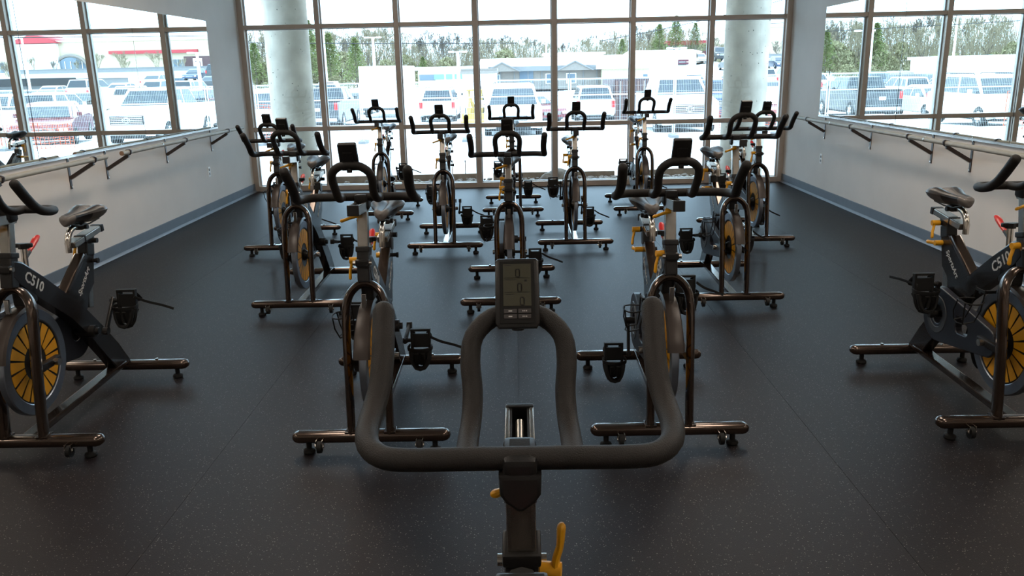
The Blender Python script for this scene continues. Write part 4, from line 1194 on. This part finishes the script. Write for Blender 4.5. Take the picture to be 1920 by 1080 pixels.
b = MB(); b.box((-4.75, 91.8, 0.86), (1.3, 0.08, 0.66), bev=0.01); tag(b.build('shop_banner', M_bred), 'maroon panel on the right end of the white building', 'panel')
b = MB()
for k, (cx, w_) in enumerate(((-8.5, 1.1), (-7.4, 0.7), (-6.6, 0.4), (-5.9, 0.6))): b.box((cx, 91.85, 0.95), (w_, 0.06, 0.55), bev=0.01)
tag(b.build('shop_sign', M_green), 'green block lettering sign on the white building', 'sign')
# to the right, seen in the left mirror
building('strip_mall', 'long white store block seen in the left mirror', 53, 128, 32, 16, 3.7, M_bwhite, M_bgrey, zb=-1.0, fascia=M_bgrey, fh_=0.4, windows=[(-9, 1.6, 2.5, 1.3), (6, 1.6, 3, 1.3)])
building('grey_store', 'long grey store with a dark eave seen in the left mirror', 56.5, 100, 22, 14, 3.2, M_bgrey, M_bwhite, zb=-1.6, fascia=M_cartrim, fh_=0.9, windows=[(-10, 2.0, 3, 1.5), (4, 2.0, 3, 1.5)])
t = building('shopping_centre', 'big tan shopping centre with arched glass entrance in left mirror', 88, 190, 78, 30, 9.5, M_btan, M_bwhite, zb=0.0, windows=[(-22, 4.2, 10, 2.2), (24, 4.2, 8, 2.2)])
b = MB(); b.prism([(5 + 3.4 * math.cos(a), 3.4 + 2.8 * math.sin(a)) for a in [PI * k / 16 for k in range(17)]] + [(1.6, 0.6), (8.4, 0.6)], -0.5, -0.2, plane='y'); f = b.build('arched_window', M_bglass, t)
b = MB(); b.tube([(5 + 3.8 * math.cos(a), -0.5, 3.4 + 3.2 * math.sin(a)) for a in [PI * k / 16 for k in range(17)]], 0.35, seg=6); b.build('arch_trim', M_btaupe, f)
for k in range(-2, 3):
    b = MB(); b.box((5 + k * 1.3, -0.6, 3.0), (0.14, 0.1, 4.6)); b.build('mullion', M_bwhite, f)
b = MB(); b.prism([(6.5, 9.3), (12, 11.4), (17.5, 9.3)], -2, 8, plane='y'); b.build('gable_roof', M_bred, t)
b = MB(); b.box((12, -0.4, 4.6), (9, 1.2, 9.2)); b.build('entrance_tower', M_bwhite, t)
b = MB(); b.box((-14, -0.5, 7.0), (20, 0.8, 0.7)); b.build('awning', M_bred, t)

building('white_warehouse', 'long white warehouse before the woods seen in the right mirror', -52.5, 88, 25, 14, 3.0, M_bwhite, M_bwhite, zb=-1.3)
# pole sign at far right and light poles
t = empty('pole_sign', (60.5, 180, -6.9)); t.scale = (3.1, 3.1, 3.1); tag(t, 'dark roadside pole sign with white lettering at far right', 'sign')
b = MB(); b.box((0, 0, 1.7), (0.25, 0.25, 3.4)); b.build('post', M_galv, t)
b = MB(); b.box((0, 0, 3.5), (1.9, 0.25, 1.1), bev=0.02); sb = b.build('sign_board', M_signdark, t)
b = MB(); b.box((0, -0.14, 3.5), (0.62, 0.04, 0.8), bev=0.01); b.build('sign_panel', M_bwhite, sb)
b = MB(); b.box((0, -0.165, 3.7), (0.3, 0.02, 0.08)); b.box((0, -0.165, 3.3), (0.3, 0.02, 0.08)); b.box((-0.16, -0.165, 3.5), (0.07, 0.02, 0.4)); b.build('sign_mark', M_signdark, sb)
b = MB(); b.box((0, 0, 2.78), (2.2, 0.35, 0.14)); b.build('sign_shelf', M_bgrey, t)
poles = [(-21.5, 95, 8.5), (-11.8, 70, 5.6), (-4.3, 62, 4.2), (4.2, 120, 7), (11.3, 60, 4.0), (16, 62, 4.3), (-30, 90, 7), (-44, 100, 8), (-17, 60, 5), (48, 95, 8), (64, 110, 9)]
for k, (x, y, h) in enumerate(poles):
    t = empty('light_pole', (x, y, gz(x, y) - 0.1)); tag(t, 'white car park light pole with a short twin head', 'light pole', 'car park light poles')
    b = MB(); b.tube([(0, 0, 0), (0, 0, h)], [0.16, 0.10], seg=10); b.build('pole', M_bwhite, t)
    b = MB(); b.beam((-0.35, 0, h), (0.35, 0, h), 0.08, 0.08, up=(0, 0, 1)); b.box((-0.5, 0, h), (0.4, 0.3, 0.12), bev=0.03); b.box((0.5, 0, h), (0.4, 0.3, 0.12), bev=0.03); b.build('lamp_head', M_bwhite, t)
# overhead wire
for (xa, za, xb, zb_, y, lab) in ((8.0, 4.0, 26, 7.6, 80, 'thin black overhead cable rising to the right'), (-60, 6.0, 0, 4.2, 88, 'thin overhead cable over the left car park'), (20, 5.0, 90, 6.5, 75, 'thin overhead cable seen in the left mirror')):
    b = MB(); pts = []
    for k in range(13):
        t_ = k / 12; pts.append((xa + (xb - xa) * t_, y, za + (zb_ - za) * t_ - 0.8 * 4 * t_ * (1 - t_) * 0.3))
    b.tube(pts, 0.035, seg=5)
    tag(b.build('overhead_cable', M_cartrim), lab, 'cable')

# ------------------------------------------------------------------ woods
def bare_tree_mesh(seed, h):
    rnd = random.Random(seed)
    tb = MB(); tw = MB()
    def seg3(mb, a, b_, r0, r1):
        mb.tube([a, b_], [r0, r1], seg=3, cap=False)
    def grow(p, d, L, r, lvl):
        q = p + d * L
        seg3(tb if lvl < 2 else tw, p, q, r, r * 0.72)
        if lvl >= 6: return
        nch = 3 if lvl in (0, 2, 4, 5) else 2
        for k in range(nch):
            dd = (d + 0.22 * Vector((0, 0, 1)) + Vector((rnd.uniform(-1, 1), rnd.uniform(-1, 1), rnd.uniform(-0.25, 0.75))) * 0.62).normalized()
            grow(q if k < 2 else p + d * L * rnd.uniform(0.5, 0.9), dd, L * rnd.uniform(0.6, 0.82), max(0.028, r * 0.62), lvl + 1)
    grow(Vector((0, 0, 0)), Vector((rnd.uniform(-0.06, 0.06), 0, 1)).normalized(), h * 0.20, h * 0.012, 0)
    return tb.mesh('trunk', M_bark, 180), tw.mesh('branches', M_bark2 if seed % 3 else M_bark, 180)
BT = [bare_tree_mesh(s, 14) for s in range(6)]
def pine_mesh(seed, h):
    rnd = random.Random(seed)
    f = MB(); V = []; F = []
    for k in range(2600):
        t_ = rnd.random() ** 0.8
        z = h * (0.22 + 0.78 * t_); R = h * 0.29 * (1 - t_) ** 0.75 + 0.2
        a = rnd.uniform(0, 2 * PI); r = R * (rnd.random() ** 0.4) * (0.7 + 0.3 * math.sin(5 * a + z * 2))
        c = Vector((r * math.cos(a), r * math.sin(a), z - r * 0.15))
        d = Vector((math.cos(a), math.sin(a), rnd.uniform(-0.4, 0.5))) * rnd.uniform(0.25, 0.5); s = Vector((-math.sin(a), math.cos(a), rnd.uniform(-1, 1))) * rnd.uniform(0.07, 0.16)
        o = len(V); V += [c - s, c + s, c + d]; F.append((o, o + 1, o + 2))
    f.add(V, F)
    t = MB(); t.tube([(0, 0, 0), (0, 0, h * 0.95)], [h * 0.014, 0.03], seg=6)
    return f.mesh('foliage', M_needle, 180), t.mesh('trunk', M_bark)
PT = [pine_mesh(20 + s, 11) for s in range(3)]
def bush_mesh(seed):
    rnd = random.Random(seed); V = []; F = []
    for k in range(900):
        u_ = rnd.random(); a = rnd.uniform(0, 2 * PI); zz = rnd.random()
        r = 1.6 * math.sqrt(max(0, 1 - zz * zz)) * (0.8 + 0.2 * math.sin(3 * a)) * (0.7 + 0.3 * rnd.random())
        c = Vector((r * math.cos(a), r * math.sin(a), 0.15 + zz * 1.6))
        d = Vector((rnd.uniform(-1, 1), rnd.uniform(-1, 1), rnd.uniform(-1, 1))) * 0.16; s = Vector((rnd.uniform(-1, 1), rnd.uniform(-1, 1), rnd.uniform(-1, 1))) * 0.12
        o = len(V); V += [c - s, c + s, c + d]; F.append((o, o + 1, o + 2))
    m = MB(); m.add(V, F); return m.mesh('bush', M_bush, 180)
BM_ = [bush_mesh(s) for s in (1, 2)]
rt_ = random.Random(3)
cnt = 0
for row in range(5):
    yy = 150 + row * 9
    x = -150 + rt_.uniform(0, 3)
    while x < 140:
        if -150 < x < 45 or (row > 2 and x < 140):
            k = rt_.randrange(6)
            hs = 0.66 + 0.30 * rt_.random() + (0.22 if x < -25 else (0.02 if x > -10 else 0.05)) + 0.04 * row
            if x > 5: hs *= 0.72
            if cnt < 290:
                t = empty('bare_tree', (x, yy + rt_.uniform(-3, 3), gz(x, yy) - 0.3), rt_.uniform(0, 6.28)); t.scale = (hs, hs, hs)
                tag(t, 'leafless tree in the pale woods beyond the car park', 'tree', 'leafless trees of the far woods')
                put('trunk', BT[k][0], t); br = put('branches', BT[k][1], t)
                cnt += 1
        x += rt_.uniform(3.4, 5.4) if -60 < x < 40 else rt_.uniform(5, 8)
for i, (x, y, s) in enumerate([(-33, 135, 0.98), (-30.5, 138, 0.8), (-25.5, 134, 0.72), (-37.5, 140, 0.85), (-44, 142, 0.7), (-53, 144, 0.8), (-104, 140, 1.25), (-112, 138, 1.35), (24.5, 146, 0.55), (27.5, 147, 0.62), (31, 148, 0.5), (18, 145, 0.45), (-16, 144, 0.45)]):
    t = empty('evergreen_tree', (x, y, gz(x, y) - 0.3), i * 1.3); t.scale = (s, s, s)
    tag(t, 'green evergreen tree standing in front of the leafless woods', 'tree', 'evergreens before the woods')
    put('foliage', PT[i % 3][0], t); put('trunk', PT[i % 3][1], t)
for i in range(96):
    x = -118 + (i % 48) * 3.4 + rt_.uniform(-1, 1); y = (128 if i < 48 else 143) + rt_.uniform(0, 7)
    if 5 < x < 16: continue
    o = put('bush', BM_[i % 2], None, (x, y, gz(x, y) - 0.2), (0, 0, i * 1.1)); s = rt_.uniform(0.7, 1.4) * (1.0 if i < 48 else 1.6) * (1.0 if x < 0 else 0.6); o.scale = (s, s, s * (0.9 if i < 48 else 1.5))
    tag(o, 'low yellow green bush along the edge of the woods', 'bush', 'bushes along the woods')

# thicket of thin saplings filling the woods : nobody could count these
b = MB(); V = []; F = []
rk = random.Random(11)
def stem(p, q, r):
    o = len(V)
    for c in (p, q):
        rr = r if c is p else r * 0.5
        V.extend([c + Vector((rr, 0, 0)), c + Vector((-rr * .5, rr, 0)), c + Vector((-rr * .5, -rr, 0))])
    F.extend([(o, o + 1, o + 4, o + 3), (o + 1, o + 2, o + 5, o + 4), (o + 2, o, o + 3, o + 5)])
for i in range(7000):
    x = rk.uniform(-150, 44); y = rk.uniform(146, 200)
    h = rk.uniform(3.0, 8.5) * (1.15 if x < -20 else (0.9 if x < 5 else 0.62))
    p = Vector((x, y, gz(x, y) - 0.3)); d = Vector((rk.uniform(-.22, .22), 0, 1)).normalized()
    stem(p, p + d * h, rk.uniform(0.03, 0.075))
    for k in range(5):
        c = p + d * h * rk.uniform(0.3, 0.95)
        e = Vector((rk.uniform(-1, 1), rk.uniform(-.4, .4), rk.uniform(0.2, 1.2))).normalized()
        stem(c, c + e * rk.uniform(0.8, 2.2), rk.uniform(0.02, 0.04))
b.add(V, F)
tag(b.build('sapling_thicket', M_bark2, None, sharp=180), 'pale thicket of bare saplings filling the far woods', 'thicket', kind='stuff')
